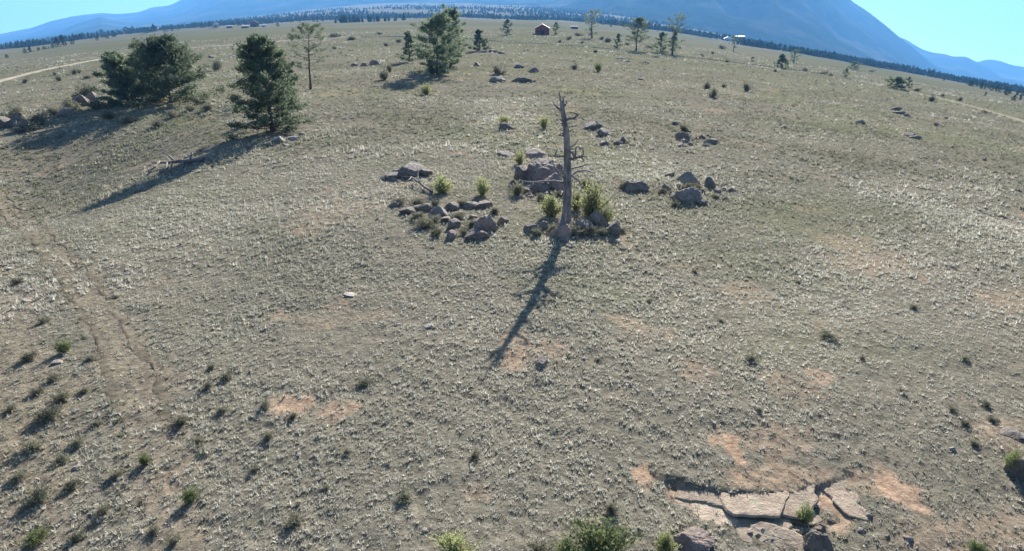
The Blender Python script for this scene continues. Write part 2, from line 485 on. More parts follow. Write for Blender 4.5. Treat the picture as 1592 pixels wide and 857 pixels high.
# ------------------------------------------------------------------ mountains
def mountain(name, sil, D, seed, rough=1.0, front=0.5, base_drop=20):
    sil = sorted(sil)
    xs = np.arange(sil[0][0], sil[-1][0] + 1, 5.0)
    ys = np.interp(xs, [q[0] for q in sil], [q[1] for q in sil])
    ker = np.array([1, 2, 3, 2, 1]) / 9.0
    ys = np.convolve(np.pad(ys, 2, mode='edge'), ker, 'valid')
    ys = ys + rough * 2.4 * fbm(xs / 42, xs * 0, seed, 5)
    cols = []
    ts = np.concatenate([np.linspace(0, 1, 46), [1.06, 1.15, 1.27]])
    for x, y in zip(xs, ys):
        d = ray(x, y); hl = math.hypot(d[0], d[1]); ux, uy = d[0] / hl, d[1] / hl
        zr = CAMZ + d[2] / hl * D
        rr = np.where(ts <= 1, D * (front + (1 - front) * ts), D * (1 + (ts - 1) * .9))
        zb = hgt(ux * rr, uy * rr) - base_drop
        prof = np.where(ts <= 1, ts ** 1.15, np.maximum(0, 1 - (ts - 1) * 2.5))
        zz = zb + (np.maximum(zr, zb + 5) - zb) * prof
        X = ux * rr; Y = uy * rr
        amp = np.where(ts < 1, (ts * (1 - ts)) * 4, 0) * (zr - zb) * .09
        gx = X / (D * .055); gy = Y / (D * .11)
        zz = zz + amp * (0.5 - np.abs(fbm(gx, gy, seed + 3, 5)) * 2.2)
        # never rise above the sight line to the ridge
        cap = CAMZ + (zr - CAMZ) / D * rr - 0.004 * (D - rr) * 0.15
        zz = np.where(ts < 1, np.minimum(zz, cap), zz)
        cols.append(np.stack([X, Y, zz], -1))
    V = np.array(cols); n, m = V.shape[:2]
    i = (np.arange(n - 1) * m)[:, None]; k = np.arange(m - 1)[None, :]
    F = np.stack([i + k, i + m + k, i + m + k + 1, i + k + 1], -1).reshape(-1, 4)
    o = obj(name, mesh_np(name, V.reshape(-1, 3), F, M['mountain'], True))
    tag(o, kind='structure')

mountain('distant_mountain', [(-420, 96), (-160, 74), (0, 53), (40, 46), (62, 40), (80, 33), (110, 27), (160, 20), (190, 22), (215, 19), (240, 11), (262, 10), (282, 0), (330, -28), (430, -50), (600, -62), (760, -50), (900, -40), (1040, -20)], 9000, 4, 0.6)
mountain('hill_range', [(-420, 118), (-140, 90), (0, 67), (60, 56), (90, 48), (115, 38), (140, 31), (157, 24), (172, 30), (205, 35), (250, 30), (300, 23), (360, 19), (420, 14), (520, 8), (640, 4), (760, -4), (880, -16), (1010, -20), (1150, 10)], 6500, 14, 0.7, .45)
mountain('mountain', [(560, 30), (640, 22), (720, 14), (800, 6), (860, -6), (930, -40), (1020, -110), (1120, -150), (1210, -140), (1270, -70), (1322, 1), (1345, 15), (1366, 31), (1380, 42), (1398, 58), (1418, 72), (1440, 92), (1462, 110), (1490, 130), (1540, 152), (1620, 185)], 5600, 24, 0.45, .45)
mountain('mountain_ridge', [(1250, 40), (1330, 48), (1395, 57), (1412, 63), (1430, 76), (1450, 83), (1470, 84), (1485, 90), (1500, 87), (1518, 96), (1535, 104), (1552, 118), (1575, 136), (1620, 160), (1760, 200)], 7800, 34, 0.6)
mountain('far_ridge', [(1380, 100), (1470, 100), (1516, 97), (1535, 92), (1555, 94), (1572, 101), (1592, 104), (1660, 110), (1800, 150), (2000, 190)], 9400, 44, 0.5)
mountain('foothill', [(1440, 132), (1500, 132), (1545, 126), (1570, 127), (1592, 134), (1640, 146), (1800, 200), (1990, 250)], 6200, 54, 0.4)

# ------------------------------------------------------------------ grass: bunch grass nobody could count
def tufts():
    bands = [(6.5, 16, 205, 10, .31), (16, 28, 155, 8, .37), (28, 48, 60, 7, .58), (48, 85, 11, 8, 1.2), (85, 150, 2.8, 7, 2.0), (150, 400, .28, 6, 3.6)]
    TV = []; TT = []
    a0, a1 = R(-46), R(46)
    for r0, r1, dens, nb, sc in bands:
        n = int((a1 - a0) / 2 * (r1 * r1 - r0 * r0) * dens)
        r = np.sqrt(RNG.uniform(r0 * r0, r1 * r1, n)); a = RNG.uniform(a0, a1, n)
        x = r * np.sin(a); y = r * np.cos(a)
        b = bare(x, y)
        cl = fbm(x / (0.8 * sc + .6), y / (0.8 * sc + .6), 71, 2)
        keep = RNG.uniform(0, 1, n) > b * 1.02
        keep &= RNG.uniform(-1, 1, n) < 0.75 + 1.3 * cl + .6 * fbm(x / 4.5, y / 4.5, 73, 2)
        if r0 < 50:
            dt = dist_line(x, y, TRACK, 4)
            keep &= (np.abs(dt - .5) > .2) | (y < 14.5) | (RNG.uniform(0, 1, n) < .6)
            keep &= (dt > .8) | (RNG.uniform(0, 1, n) < .75)
        for L_, wd in ((ROAD, 2.0), (TRAIL, 1.3)):
            keep &= (dist_line(x, y, L_, 4) > wd) | (RNG.uniform(0, 1, n) < .07)
        x, y, b, r = x[keep], y[keep], b[keep], r[keep]
        edge = np.zeros(len(x), bool)
        if r0 == 6.5:           # ranker tufts along both sides of the track
            T_ = np.gradient(TRACK, axis=0); T_ /= np.linalg.norm(T_, axis=1)[:, None]
            for sd in (-1, 1):
                for rep_ in range(4):
                    m_ = RNG.uniform(0, 1, len(TRACK)) < .3
                    q_ = TRACK[m_] + np.stack([T_[m_, 1], -T_[m_, 0]], -1) * (sd * (.68 + RNG.normal(.08, .12, m_.sum())))[:, None] + RNG.normal(0, .12, (m_.sum(), 2))
                    x = np.append(x, q_[:, 0]); y = np.append(y, q_[:, 1]); r = np.append(r, np.hypot(q_[:, 0], q_[:, 1])); edge = np.append(edge, np.ones(len(q_), bool))
        n = len(x)
        z = hgt(x, y) - 0.012
        s = sc * np.clip(RNG.lognormal(0, .4, n), .4, 2.0) * (0.95 + .35 * fbm(x / 5, y / 5, 75, 2))
        tint = np.clip(RNG.normal(.12, .2, n) + .52 * (1 - sstep(16, 75, r)) + .5 * fbm(x / 9, y / 9, 77, 3), 0, 1)
        s = np.where(edge, s * 1.9, s); tint = np.where(edge, 0, tint)
        ph = RNG.uniform(0, 2 * math.pi, (n, nb)); lean = RNG.uniform(.1, 1.2, (n, nb))
        ln = s[:, None] * RNG.uniform(.10, .22, (n, nb))
        if r0 < 28: ln = ln * .95
        if r0 > 40: ln = ln * (.7 if r0 < 60 else .5)
        w = s[:, None] * RNG.uniform(.02, .04, (n, nb))
        rt = s[:, None] * RNG.uniform(0, .075, (n, nb)); pr = ph + RNG.normal(0, .8, (n, nb))
        bx = x[:, None] + rt * np.cos(pr); by = y[:, None] + rt * np.sin(pr)
        wx = -np.sin(ph + RNG.normal(0, .5, (n, nb))) * w; wy = np.cos(ph) * w
        tx = bx + np.cos(ph) * np.sin(lean) * ln; ty = by + np.sin(ph) * np.sin(lean) * ln; tz = z[:, None] + np.cos(lean) * ln
        zz = np.broadcast_to(z[:, None], bx.shape)
        tri = np.stack([np.stack([bx - wx, by - wy, zz], -1), np.stack([bx + wx, by + wy, zz], -1), np.stack([tx, ty, tz], -1)], 2)
        TV.append(tri.reshape(-1, 3)); TT.append(np.repeat(tint, nb * 3))
    V = np.concatenate(TV); T = np.concatenate(TT)
    F = np.arange(len(V)).reshape(-1, 3)
    print('grass tris', len(F))
    o = obj('bunch_grass', mesh_np('bunch_grass', V, F, M['grass'], False, {'tint': T}))
    tag(o, 'short dry bunch grass covering the whole slope', 'grass', kind='stuff')
tufts()

# ------------------------------------------------------------------ rocks
def rock_mesh(seed, mat, sub=4, planes=9, flat=False):
    rg = np.random.default_rng(seed)
    bm = bmesh.new(); bmesh.ops.create_icosphere(bm, subdivisions=sub, radius=1.0)
    V = np.array([v.co[:] for v in bm.verts]); F = [[v.index for v in f.verts] for f in bm.faces]; bm.free()
    N = rg.normal(0, 1, (planes, 3)); N /= np.linalg.norm(N, axis=1)[:, None]
    if flat: N = np.vstack([N, [[.05, .03, 1], [-.06, .04, .99]]])
    c = rg.uniform(.5, .86, len(N))
    dots = V @ N.T
    lim = np.where(dots > .05, c[None, :] / np.maximum(dots, .05), 9)
    rad = np.minimum(np.sort(lim, axis=1)[:, 0], 1.08)
    rad = rad * .92 + .08 * np.minimum(np.sort(lim, axis=1)[:, 1], 1.1)
    rad = rad * (1 + .07 * fbm(V[:, 0] * 2.2 + seed, V[:, 1] * 2.2 + V[:, 2] * 1.7, seed, 4) + .05 * fbm(V[:, 0] * 7 + seed, V[:, 1] * 7 + V[:, 2] * 6, seed + 2, 2))
    return mesh_np('boulder', V * rad[:, None], np.array(F), mat, False)

ROCKS = {}
def slab_mesh(seed, mat):
    rg = np.random.default_rng(900 + seed)
    n = 26; ang = np.linspace(0, 2 * math.pi, n, endpoint=False)
    N = rg.uniform(0, 2 * math.pi, 7); c = rg.uniform(.7, 1.0, 7)
    dots = np.cos(ang[:, None] - N[None]); lim = np.where(dots > .1, c[None] / np.maximum(dots, .1), 9)
    rad = np.minimum(lim.min(1), 1.1) * (1 + rg.normal(0, .03, n))
    V = []; F = []
    for k, (f, z) in enumerate([(1.04, -1.0), (1.0, .35), (.93, .72), (.6, .85), (.28, .9)]):
        for a, r_ in zip(ang, rad):
            V.append((math.cos(a) * r_ * f, math.sin(a) * r_ * f, z + (rg.normal(0, .09) if k else 0)))
    for k in range(4):
        for i in range(n): F.append([k * n + i, k * n + (i + 1) % n, (k + 1) * n + (i + 1) % n, (k + 1) * n + i])
    F.append([4 * n + i for i in range(n)])
    return mesh_np('rock_slab', V, F, mat, False)
def rock_variant(matname, k, flat=False, big=False):
    key = (matname, k, flat, big)
    if key not in ROCKS and matname == 'slab' and flat: ROCKS[key] = slab_mesh(k, M['slab'])
    if key not in ROCKS:
        ROCKS[key] = rock_mesh(100 + k * 17 + hash(matname[:2]) % 1 + (50 if flat else 0), M[matname], 5 if big else 4, 15 + k % 4, flat)
    return ROCKS[key]

def boulder(px, py, w, h, label, mat='granite', group=None, flat=False, name='boulder', depth=0.85, sink=.55, rz=None, k=None, cat=None, back=.8):
    """px, py: middle of the rock's near foot in the photograph; w, h its size there in pixels."""
    p = at(px, py); u = unit(p)
    hw = w * u * .5; hh = h * u * .68
    d = Vector((p.x, p.y, 0)).normalized()
    c = p + d * hw * depth * back
    k = random.randrange(7) if k is None else k
    o = obj(name, rock_variant(mat, k, flat, w > 34))
    az = math.atan2(p.x, p.y)
    tot = hh * (1 + sink)
    o.scale = (hw * 1.35 * random.uniform(.9, 1.15), hw * depth * random.uniform(1.1, 1.6), tot * .72)
    o.location = (c.x, c.y, float(hgt(c.x, c.y)) + tot * .5 - hh * sink)
    o.rotation_euler = (random.uniform(-.2, .2), random.uniform(-.2, .2), (-az + random.choice((0, math.pi)) + random.uniform(-.3, .3)) if rz is None else rz)
    tag(o, label, cat or ('boulder' if w >= 22 else 'rock'), group)
    return o

# outcrop behind the snag
boulder(838, 283, 54, 40, 'largest rounded pinkish boulder of the outcrop just left of the dead snag', k=1)
boulder(812, 280, 30, 30, 'upright rounded boulder at the left end of the outcrop left of the snag', k=2)
boulder(859, 296, 36, 26, 'boulder half hidden behind the lower trunk of the dead snag', k=3)
boulder(831, 245, 27, 13, 'small flat boulder perched at the back top of the outcrop by the snag', k=4, flat=True)
boulder(863, 272, 26, 24, 'boulder touching the left side of the snag trunk at its middle', k=5)
boulder(838, 300, 40, 20, 'low broad boulder at the front foot of the outcrop left of the snag', 'greyrock', k=6)
boulder(800, 293, 18, 14, 'small dark rock at the left foot of the outcrop by the snag', 'greyrock')
# by the foot of the snag
boulder(876, 372, 29, 25, 'round pinkish boulder in front of the foot of the dead snag', k=0)
boulder(906, 362, 34, 24, 'lichen covered boulder just right of the snag foot under the bright bushes', 'greyrock', k=2)
boulder(926, 354, 32, 26, 'dark boulder below the largest bright bush right of the snag', 'greyrock', k=3)
boulder(953, 366, 22, 24, 'upright dark boulder at the right edge of the snag bushes', 'greyrock', k=4)
boulder(825, 362, 24, 16, 'dark grey boulder left of the snag foot', 'greyrock', k=5)
boulder(845, 356, 16, 16, 'small rock close against the left of the snag foot', 'greyrock')
boulder(888, 384, 11, 7, 'small pale rock just below the round boulder at the snag foot', 'pale')
# cluster to the lower left
boulder(758, 360, 34, 38, 'tall pinkish boulder leaning at the right end of the lower left rock cluster', k=1)
boulder(740, 372, 36, 18, 'low reddish boulder in front of the tall pinkish leaning boulder', k=6)
boulder(706, 354, 20, 18, 'squat dark rock at the left front of the lower left cluster', 'greyrock')
boulder(702, 371, 18, 16, 'reddish rock at the lowest left corner of the lower left cluster', 'granite')
boulder(783, 348, 18, 13, 'orange brown rock right of the tall pinkish leaning boulder', 'granite')
boulder(752, 324, 28, 15, 'flat topped boulder behind the tall pinkish leaning boulder', 'granite', flat=True, k=3)
for (x, y, w, h) in [(614, 322, 18, 8), (634, 333, 26, 12), (662, 328, 30, 12), (684, 335, 28, 15), (704, 327, 26, 13), (731, 324, 24, 12), (694, 344, 18, 8)]:
    boulder(x, y, w, h, 'dark grey rock in the low bank left of the tall pinkish boulder', 'greyrock', 'rocks of the low bank')
for (x, y, w, h, k_) in [(640, 277, 52, 26, 2), (615, 279, 26, 14, 1), (662, 274, 20, 12, 4)]:
    boulder(x, y, w, h, {2: 'broad grassy grey boulder mound up left of the lower left cluster', 1: 'low rock at the left edge of the grassy boulder mound', 4: 'small rock at the right edge of the grassy boulder mound'}[k_], 'greyrock', k=k_)
boulder(784, 244, 34, 11, 'long flat grey rock lying alone above the outcrop, left of the snag', 'greyrock', flat=True, k=2)
boulder(783, 203, 22, 13, 'small dark boulder under the yellow bush left of the snag top', 'greyrock', k=3)
# diagonal row right of the snag
boulder(921, 201, 28, 15, 'largest boulder at the upper end of the diagonal row right of the snag', 'greyrock', k=1)
boulder(938, 213, 24, 13, 'second boulder down the diagonal row right of the snag', 'greyrock', k=4)
boulder(939, 226, 15, 9, 'small dark rock at the lower left of the diagonal row right of the snag', 'greyrock')
for x, y, w in [(960, 226, 12), (970, 222, 12)]:
    boulder(x, y, w, 9, 'small dark rock at the right end of the diagonal row right of the snag', 'greyrock', 'end of the diagonal row')
# lone and paired boulders to the right
boulder(986, 299, 38, 24, 'lone dark boulder right of the snag between the bright bush and the right cluster', 'greyrock', k=5)
boulder(1066, 318, 40, 28, 'biggest dark boulder at the front of the right hand rock cluster', 'greyrock', k=2)
boulder(1070, 285, 34, 18, 'broad boulder at the back of the right hand rock cluster', 'greyrock', k=3)
boulder(1102, 292, 18, 22, 'upright grey boulder at the right of the right hand rock cluster', 'greyrock', k=6)
for (x, y, w, h) in [(1035, 296, 14, 10), (1137, 300, 16, 10), (1092, 320, 18, 10), (1115, 301, 14, 9), (1041, 275, 12, 8), (1046, 310, 12, 8), (1125, 296, 9, 6), (1090, 300, 12, 8)]:
    boulder(x, y, w, h, 'small rock scattered round the right hand rock cluster', 'greyrock', 'small rocks of the right cluster')
boulder(1062, 218, 20, 17, 'dark upright rock above the right hand cluster, under a sage tuft', 'greyrock')
boulder(1107, 224, 20, 12, 'grey rock upslope of the right hand cluster at its far right', 'greyrock')
for (x, y, w, h) in [(1058, 228, 14, 7), (1048, 194, 12, 6), (1090, 216, 10, 6), (1097, 228, 12, 6), (1073, 226, 10, 6)]:
    boulder(x, y, w, h, 'low rock strewn on the slope above the right hand cluster', 'greyrock', 'low rocks above the right cluster')
# upslope rocks
boulder(582, 101, 16, 11, 'rounded rock left of the middle pine pair, right of its two mates', 'greyrock')
for x, w in [(566, 13), (551, 12)]:
    boulder(x, 103, w, 7, 'low dark rock beside the rounded rock left of the middle pine pair', 'greyrock', 'low rocks left of the middle pines')
boulder(772, 128, 24, 12, 'dark boulder under a bush right of the middle pine shadow', 'greyrock')
boulder(830, 113, 18, 10, 'dark rock at the top of the small group upslope of the snag', 'greyrock')
boulder(814, 128, 30, 9, 'long low dark rock at the bottom of the small group upslope of the snag', 'greyrock', flat=True)
boulder(805, 106, 14, 7, 'small rock at the left of the small group upslope of the snag', 'greyrock')
for (x, y, w, h) in [(767, 82, 14, 6), (780, 84, 12, 5), (752, 82, 10, 5), (742, 103, 12, 7), (600, 118, 10, 6), (995, 124, 10, 4), (1002, 99, 10, 4), (1020, 90, 8, 4), (962, 92, 14, 3), (975, 96, 12, 3), (330, 90, 10, 4), (362, 88, 9, 3)]:
    boulder(x, y, w, h, 'small dark rock dotted over the upper grass slope', 'greyrock', 'small rocks of the upper slope')
boulder(1337, 193, 13, 9, 'dark pointed rock alone on the right hand slope', 'greyrock')
for (x, y, w, h) in [(1392, 172, 14, 6), (1402, 178, 16, 6), (1408, 181, 10, 5), (1410, 212, 18, 6), (1424, 216, 14, 6), (1456, 196, 9, 5), (1470, 185, 7, 4), (1218, 200, 12, 6), (1205, 204, 8, 4), (1360, 205, 9, 4), (1530, 250, 9, 4), (1480, 230, 7, 4)]:
    boulder(x, y, w, h, 'low grey rock strewn over the right hand slope', 'greyrock', 'low rocks of the right slope')
# left edge rocks
for i, (x, y, w, h) in enumerate([(6, 200, 34, 24), (34, 196, 26, 22), (56, 188, 20, 14), (104, 182, 24, 14), (126, 166, 26, 20), (142, 156, 16, 14)]):
    boulder(x, y, w, h, ['dark boulder cut by the left edge of the picture', 'dark boulder second from the left edge in the far left row',
                         'small boulder third from the left edge in the far left row', 'low boulder at the right end of the far left row',
                         'dark boulder just left of the left juniper pair', 'small dark rock beside the foot of the left juniper pair'][i], 'greyrock')
boulder(244, 132, 18, 9, 'pale rock showing between the two left junipers', 'pale')
boulder(432, 222, 22, 12, 'pale boulder at the foot of the big leaning pine', 'pale', k=2)
boulder(455, 218, 20, 9, 'low pale rock right of the foot of the big leaning pine', 'pale', flat=True)
for (x, y, w, h) in [(418, 226, 12, 6), (470, 210, 12, 5), (445, 228, 10, 5), (330, 164, 9, 4), (318, 170, 12, 4)]:
    boulder(x, y, w, h, 'small pale stone near the left hand pines', 'pale', 'pale stones by the left pines')
# right edge and foreground
boulder(1590, 745, 34, 50, 'dark boulder at the right edge of the picture behind a green bush', 'greyrock', k=4)
boulder(1570, 680, 40, 9, 'flat slab at the right edge above the dark boulder', 'greyrock', flat=True, k=2)
boulder(1074, 862, 58, 32, 'lichen pale boulder at the bottom edge beside a green tuft', 'granite', k=1)
boulder(1266, 862, 42, 50, 'dark squarish boulder standing at the bottom edge under a green tuft', 'greyrock', k=5, depth=.7)
boulder(1283, 868, 16, 18, 'small pale pointed rock against the dark squarish boulder', 'pale')
boulder(1205, 856, 84, 4, 'wide flat rock slab at the bottom edge left of the dark squarish boulder', 'slab', flat=True, k=6, depth=.6)
boulder(1165, 868, 36, 5, 'flat rock at the bottom edge left of the wide slab', 'greyrock', flat=True, k=3)
boulder(842, 572, 22, 16, 'grey rock alone just right of the tip of the snag shadow', 'greyrock', k=2)
for (x, y, w, h) in [(1245, 812, 10, 6), (1350, 806, 10, 7), (1340, 830, 12, 6), (548, 462, 22, 3), (668, 510, 14, 4), (618, 507, 10, 3), (980, 600, 7, 4), (120, 730, 12, 6), (40, 470, 12, 5), (90, 565, 14, 5), (15, 420, 10, 4), (660, 830, 9, 5), (1412, 842, 12, 6), (1480, 700, 9, 5)]:
    boulder(x, y, w, h, 'small pale stone lying loose in the foreground grass', 'pale', 'loose pale stones of the foreground')
rr_ = random.Random(5)
for cx, cy, sx, sy, n_, lab, grp in [(675, 338, 75, 14, 22, 'small stone of the rubble in the low rock bank', 'rubble of the low bank'),
                                     (830, 300, 40, 12, 16, 'small stone at the foot of the outcrop left of the snag', 'rubble of the outcrop'),
                                     (890, 366, 70, 12, 26, 'small stone in the rubble round the snag foot', 'rubble round the snag'),
                                     (1075, 305, 60, 16, 16, 'small stone of the rubble in the right hand cluster', 'rubble of the right cluster'),
                                     (640, 276, 50, 9, 12, 'small stone beside the grassy boulder mound', 'rubble of the grassy mound'),
                                     (1080, 215, 55, 12, 10, 'small stone upslope of the right hand cluster', 'rubble above the right cluster'),
                                     (1190, 825, 130, 16, 26, 'small stone in the rocky ground below the bedrock ledge', 'rubble below the ledge')]:
    for _ in range(n_):
        w_ = rr_.uniform(5, 11)
        boulder(cx + rr_.gauss(0, .5) * sx, cy + rr_.gauss(0, .6) * sy, w_, w_ * rr_.uniform(.45, .8), lab, rr_.choice(('greyrock', 'greyrock', 'granite', 'granite', 'slab')), grp, name='stone', cat='rock')
# bedrock ledge, one slab each
LEDGE = [(1086, 762, 46, 18, 'leftmost tan slab of the bedrock ledge'), (1132, 772, 44, 14, 'greenish lichen slab second from the left of the bedrock ledge'),
         (1178, 770, 60, 17, 'longest tan slab in the middle of the bedrock ledge'), (1226, 770, 50, 17, 'tan slab right of the middle of the bedrock ledge'),
         (1268, 764, 46, 18, 'tan slab second from the right of the bedrock ledge'), (1308, 758, 44, 22, 'rightmost raised slab of the bedrock ledge'),
         (1140, 788, 46, 10, 'low slab in front of the greenish slab of the ledge'), (1100, 782, 34, 9, 'low slab in front of the leftmost slab of the ledge'),
         (1186, 790, 52, 8, 'thin slab in front of the longest middle slab of the ledge'), (1236, 788, 40, 8, 'thin slab behind the bright green tuft below the ledge'),
         (1328, 778, 36, 10, 'small slab at the right end in front of the raised ledge slab'), (1070, 775, 26, 8, 'small slab at the far left end of the bedrock ledge'),
         (1160, 806, 44, 7, 'thin slab lowest of all below the middle of the ledge'), (1112, 800, 36, 7, 'thin slab lowest at the left below the ledge')]
for i, (x, y, w, h, l) in enumerate(LEDGE):
    boulder(x, y + 5, w * 1.36, h * .10, l, 'slab', flat=True, k=i % 7, depth=.95, sink=1.55, back=.1, name='flat_rock', cat='rock slab').rotation_euler = (random.uniform(-.04, .02), random.uniform(-.04, .04), random.uniform(0, 6.28))

# ------------------------------------------------------------------ foliage makers
def leaf_tris(cen, size, width, rg, updir=0.25, out=None):
    """One needle-tuft triangle per centre."""
    n = len(cen)
    d = rg.normal(0, 1, (n, 3)); d[:, 2] += updir
    if out is not None: d += out
    d /= np.linalg.norm(d, axis=1)[:, None] + 1e-9
    s = np.cross(d, rg.normal(0, 1, (n, 3))); s /= np.linalg.norm(s, axis=1)[:, None] + 1e-9
    L = (size * rg.uniform(.6, 1.3, n))[:, None]; Wd = (width * rg.uniform(.6, 1.3, n))[:, None]
    a = cen - d * L * .5
    return np.stack([a - s * Wd * .5, a + s * Wd * .5, cen + d * L * .5], 1).reshape(-1, 3)

def pine(seed, Ht, Rad, clear=.12, limbs=60, style='bushy', per=6, nleaf=22, leaf=.30, trunk_r=.03, lean=(0, 0), gap=0.0):
    rg = np.random.default_rng(seed)
    nt_ = 9
    bend = rg.normal(0, .012, (nt_, 2)).cumsum(0) * Ht
    tp = []
    for i in range(nt_):
        t = i / (nt_ - 1)
        tp.append(Vector((bend[i, 0] * t + lean[0] * Ht * t * t, bend[i, 1] * t + lean[1] * Ht * t * t, Ht * t * .97 - .15)))
    tr = [Ht * trunk_r * ((1 - i / (nt_ - 1)) ** .85 * .93 + .05) * (1.35 if i == 0 else 1) for i in range(nt_)]
    mb = MB(); mb.add(tube(tp, tr, 8))
    cen = []
    outs = []
    ph = rg.uniform(0, 6.28)
    for i in range(limbs):
        t = (i + rg.uniform(0, .9)) / limbs
        if style == 'open': t = t ** .7
        z = clear + (1 - clear) * t
        f = z * (nt_ - 1); j = min(int(f), nt_ - 2)
        p0 = tp[j].lerp(tp[j + 1], f - j)
        if style == 'bushy': pr = math.sin(math.pi * min(1, .34 + .64 * t)) ** .8 * (1.12 - .3 * t)
        elif style == 'cone': pr = (1 - t) ** .75 + .06
        elif style == 'tall': pr = .55 + .45 * math.sin(math.pi * (t * .9 + .05)) if t < .86 else .45
        elif style == 'flat': pr = (.35 + .3 * math.sin(t * 9)) if t < .6 else .75 + .25 * math.sin(math.pi * (t - .6) / .4)
        else: pr = .4 + .6 * math.sin(math.pi * min(1, t * .85 + .1))
        ph += 2.4 + rg.normal(0, .5)
        # lobes: uneven outline
        pr *= 1 + .22 * math.sin(ph * 2 + z * 7 + seed) + rg.normal(0, .24)
        ln = max(.12, pr) * Rad
        up = (.08 + .55 * t) if style != 'open' else (.25 + .3 * t)
        d = Vector((math.cos(ph), math.sin(ph), up + rg.normal(0, .12)))
        q = [p0, p0 + d * ln * .5 + Vector((0, 0, -.03 * ln)), p0 + d * ln + Vector((0, 0, .05 * ln))]
        r0 = max(.012, Ht * trunk_r * .28 * (1 - t * .7))
        mb.add(tube(q, [r0, r0 * .6, r0 * .2], 4, False))
        if rg.uniform() < gap: continue
        for c in range(per):
            s = rg.uniform(.38, 1.04) if style != 'open' else rg.uniform(.55, 1.05)
            b = q[0].lerp(q[2], s)
            spread = Rad * .082 * (1.15 - .3 * s)
            k = int(nleaf * rg.uniform(.35, 1.2))
            pts = np.clip(rg.normal(0, 1, (k, 3)), -2.3, 2.3) * spread * np.array([1, 1, .65]) + np.array(b)
            cen.append(pts); outs.append(np.tile(np.array(d.normalized()) * .7, (k, 1)))
    top = tp[-1]
    k = int(nleaf * 2)
    cen.append(np.clip(rg.normal(0, 1, (k, 3)), -2, 2) * np.array([.06, .06, .10]) * Rad + np.array(top)); outs.append(np.zeros((k, 3)))
    cen = np.concatenate(cen); outs = np.concatenate(outs)
    V = leaf_tris(cen, leaf, leaf * .42, rg, .3, outs)
    tm = mb.mesh('trunk', M['bark'], True)
    return tm, V

def tree_obj(name, tm, cm, loc, label, cat='tree', group=None, rz=0, scale=(1, 1, 1)):
    t = empty(name, loc, rz); t.scale = scale
    tag(t, label, cat, group)
    obj('trunk', tm, t); obj('crown', cm, t)
    return t

def near_tree(name, px, pyb, pyt, wpx, label, seed, group=None, cat='tree', topx=None, **kw):
    p = at(px, pyb); u = unit(p)
    Ht = top_z(p, px if topx is None else topx, pyt) - p.z
    Rad = wpx * u * .5
    if topx is not None: kw['lean'] = ((topx - px) * u / Ht, 0)
    tm, V = pine(seed, Ht, Rad, **kw)
    cm = mesh_np('crown', V, np.arange(len(V)).reshape(-1, 3), M['needle'])
    return tree_obj(name, tm, cm, p, label, cat, group)

near_tree('juniper', 200, 163, 80, 62, 'smaller dark bushy juniper at the left of the left pair', 301, limbs=85, per=8, nleaf=28, leaf=.36, clear=.03, trunk_r=.028)
near_tree('juniper', 266, 160, 60, 104, 'larger dense bushy juniper at the right of the left pair', 302, limbs=105, per=8, nleaf=30, leaf=.36, clear=.03, trunk_r=.028)
near_tree('juniper', 236, 154, 76, 78, 'dark juniper growing between and behind the left pair', 312, limbs=75, per=8, nleaf=28, leaf=.36, clear=.03, trunk_r=.028)
near_tree('pine_tree', 424, 205, 56, 98, 'big dense pine with a long shadow, left of the thin pine', 303, topx=430, limbs=115, per=8, nleaf=27, leaf=.30, clear=.04, trunk_r=.026)
near_tree('pine_tree', 452, 172, 92, 36, 'small young pine tucked against the right side of the big dense pine', 304, limbs=50, per=6, nleaf=22, leaf=.24, style='cone', clear=.04)
near_tree('pine_tree', 483, 139, 40, 52, 'thin sparse pine with bare trunk and see-through crown', 305, topx=487, limbs=46, per=5, nleaf=15, leaf=.26, style='open', clear=.34, trunk_r=.02, gap=.15)
near_tree('pine_tree', 680, 116, 26, 60, 'left and front pine of the tall middle pair', 306, topx=683, limbs=90, per=8, nleaf=26, leaf=.36, style='tall', clear=.04, trunk_r=.022)
near_tree('pine_tree', 700, 104, 15, 46, 'right and taller pine of the tall middle pair', 307, topx=703, limbs=80, per=8, nleaf=24, leaf=.36, style='tall', clear=.05, trunk_r=.022)
near_tree('pine_tree', 637, 97, 48, 32, 'small pointed pine just left of the tall middle pair', 308, limbs=50, per=6, nleaf=20, leaf=.32, style='cone', clear=.04)
near_tree('pine_tree', 746, 80, 46, 28, 'small bushy pine just right of the tall middle pair', 309, limbs=45, per=6, nleaf=20, leaf=.4, style='cone', clear=.02)
near_tree('pine_tree', 788, 55, 30, 18, 'small pine standing left of the red barn', 320, limbs=34, per=5, nleaf=12, leaf=.6, style='bushy', clear=.05)
near_tree('pine_tree', 864, 54, 34, 13, 'small dark pine right beside the red barn', 321, limbs=26, per=5, nleaf=10, leaf=.6, style='bushy', clear=.03)
near_tree('pine_tree', 920, 60, 16, 27, 'tall ragged pine between the red barn and the round headed pine', 322, limbs=46, per=5, nleaf=13, leaf=.6, style='tall', clear=.12, gap=.2)
near_tree('pine_tree', 959, 74, 52, 16, 'small pointed pine left of the round headed pine', 323, limbs=30, per=5, nleaf=12, leaf=.5, style='cone', clear=.03)
near_tree('pine_tree', 989, 79, 27, 34, 'round headed pine with bare lower trunk right of the barn', 324, limbs=50, per=6, nleaf=14, leaf=.5, style='bushy', clear=.28, trunk_r=.026)
near_tree('pine_tree', 1027, 82, 50, 24, 'low bushy pine just left of the flat topped pine', 325, limbs=40, per=6, nleaf=14, leaf=.5, style='bushy', clear=.03)
near_tree('pine_tree', 1045, 85, 29, 38, 'flat topped pine with drooping lower limbs on the right trail', 326, topx=1047, limbs=54, per=5, nleaf=14, leaf=.5, style='flat', clear=.12, trunk_r=.026, gap=.1)
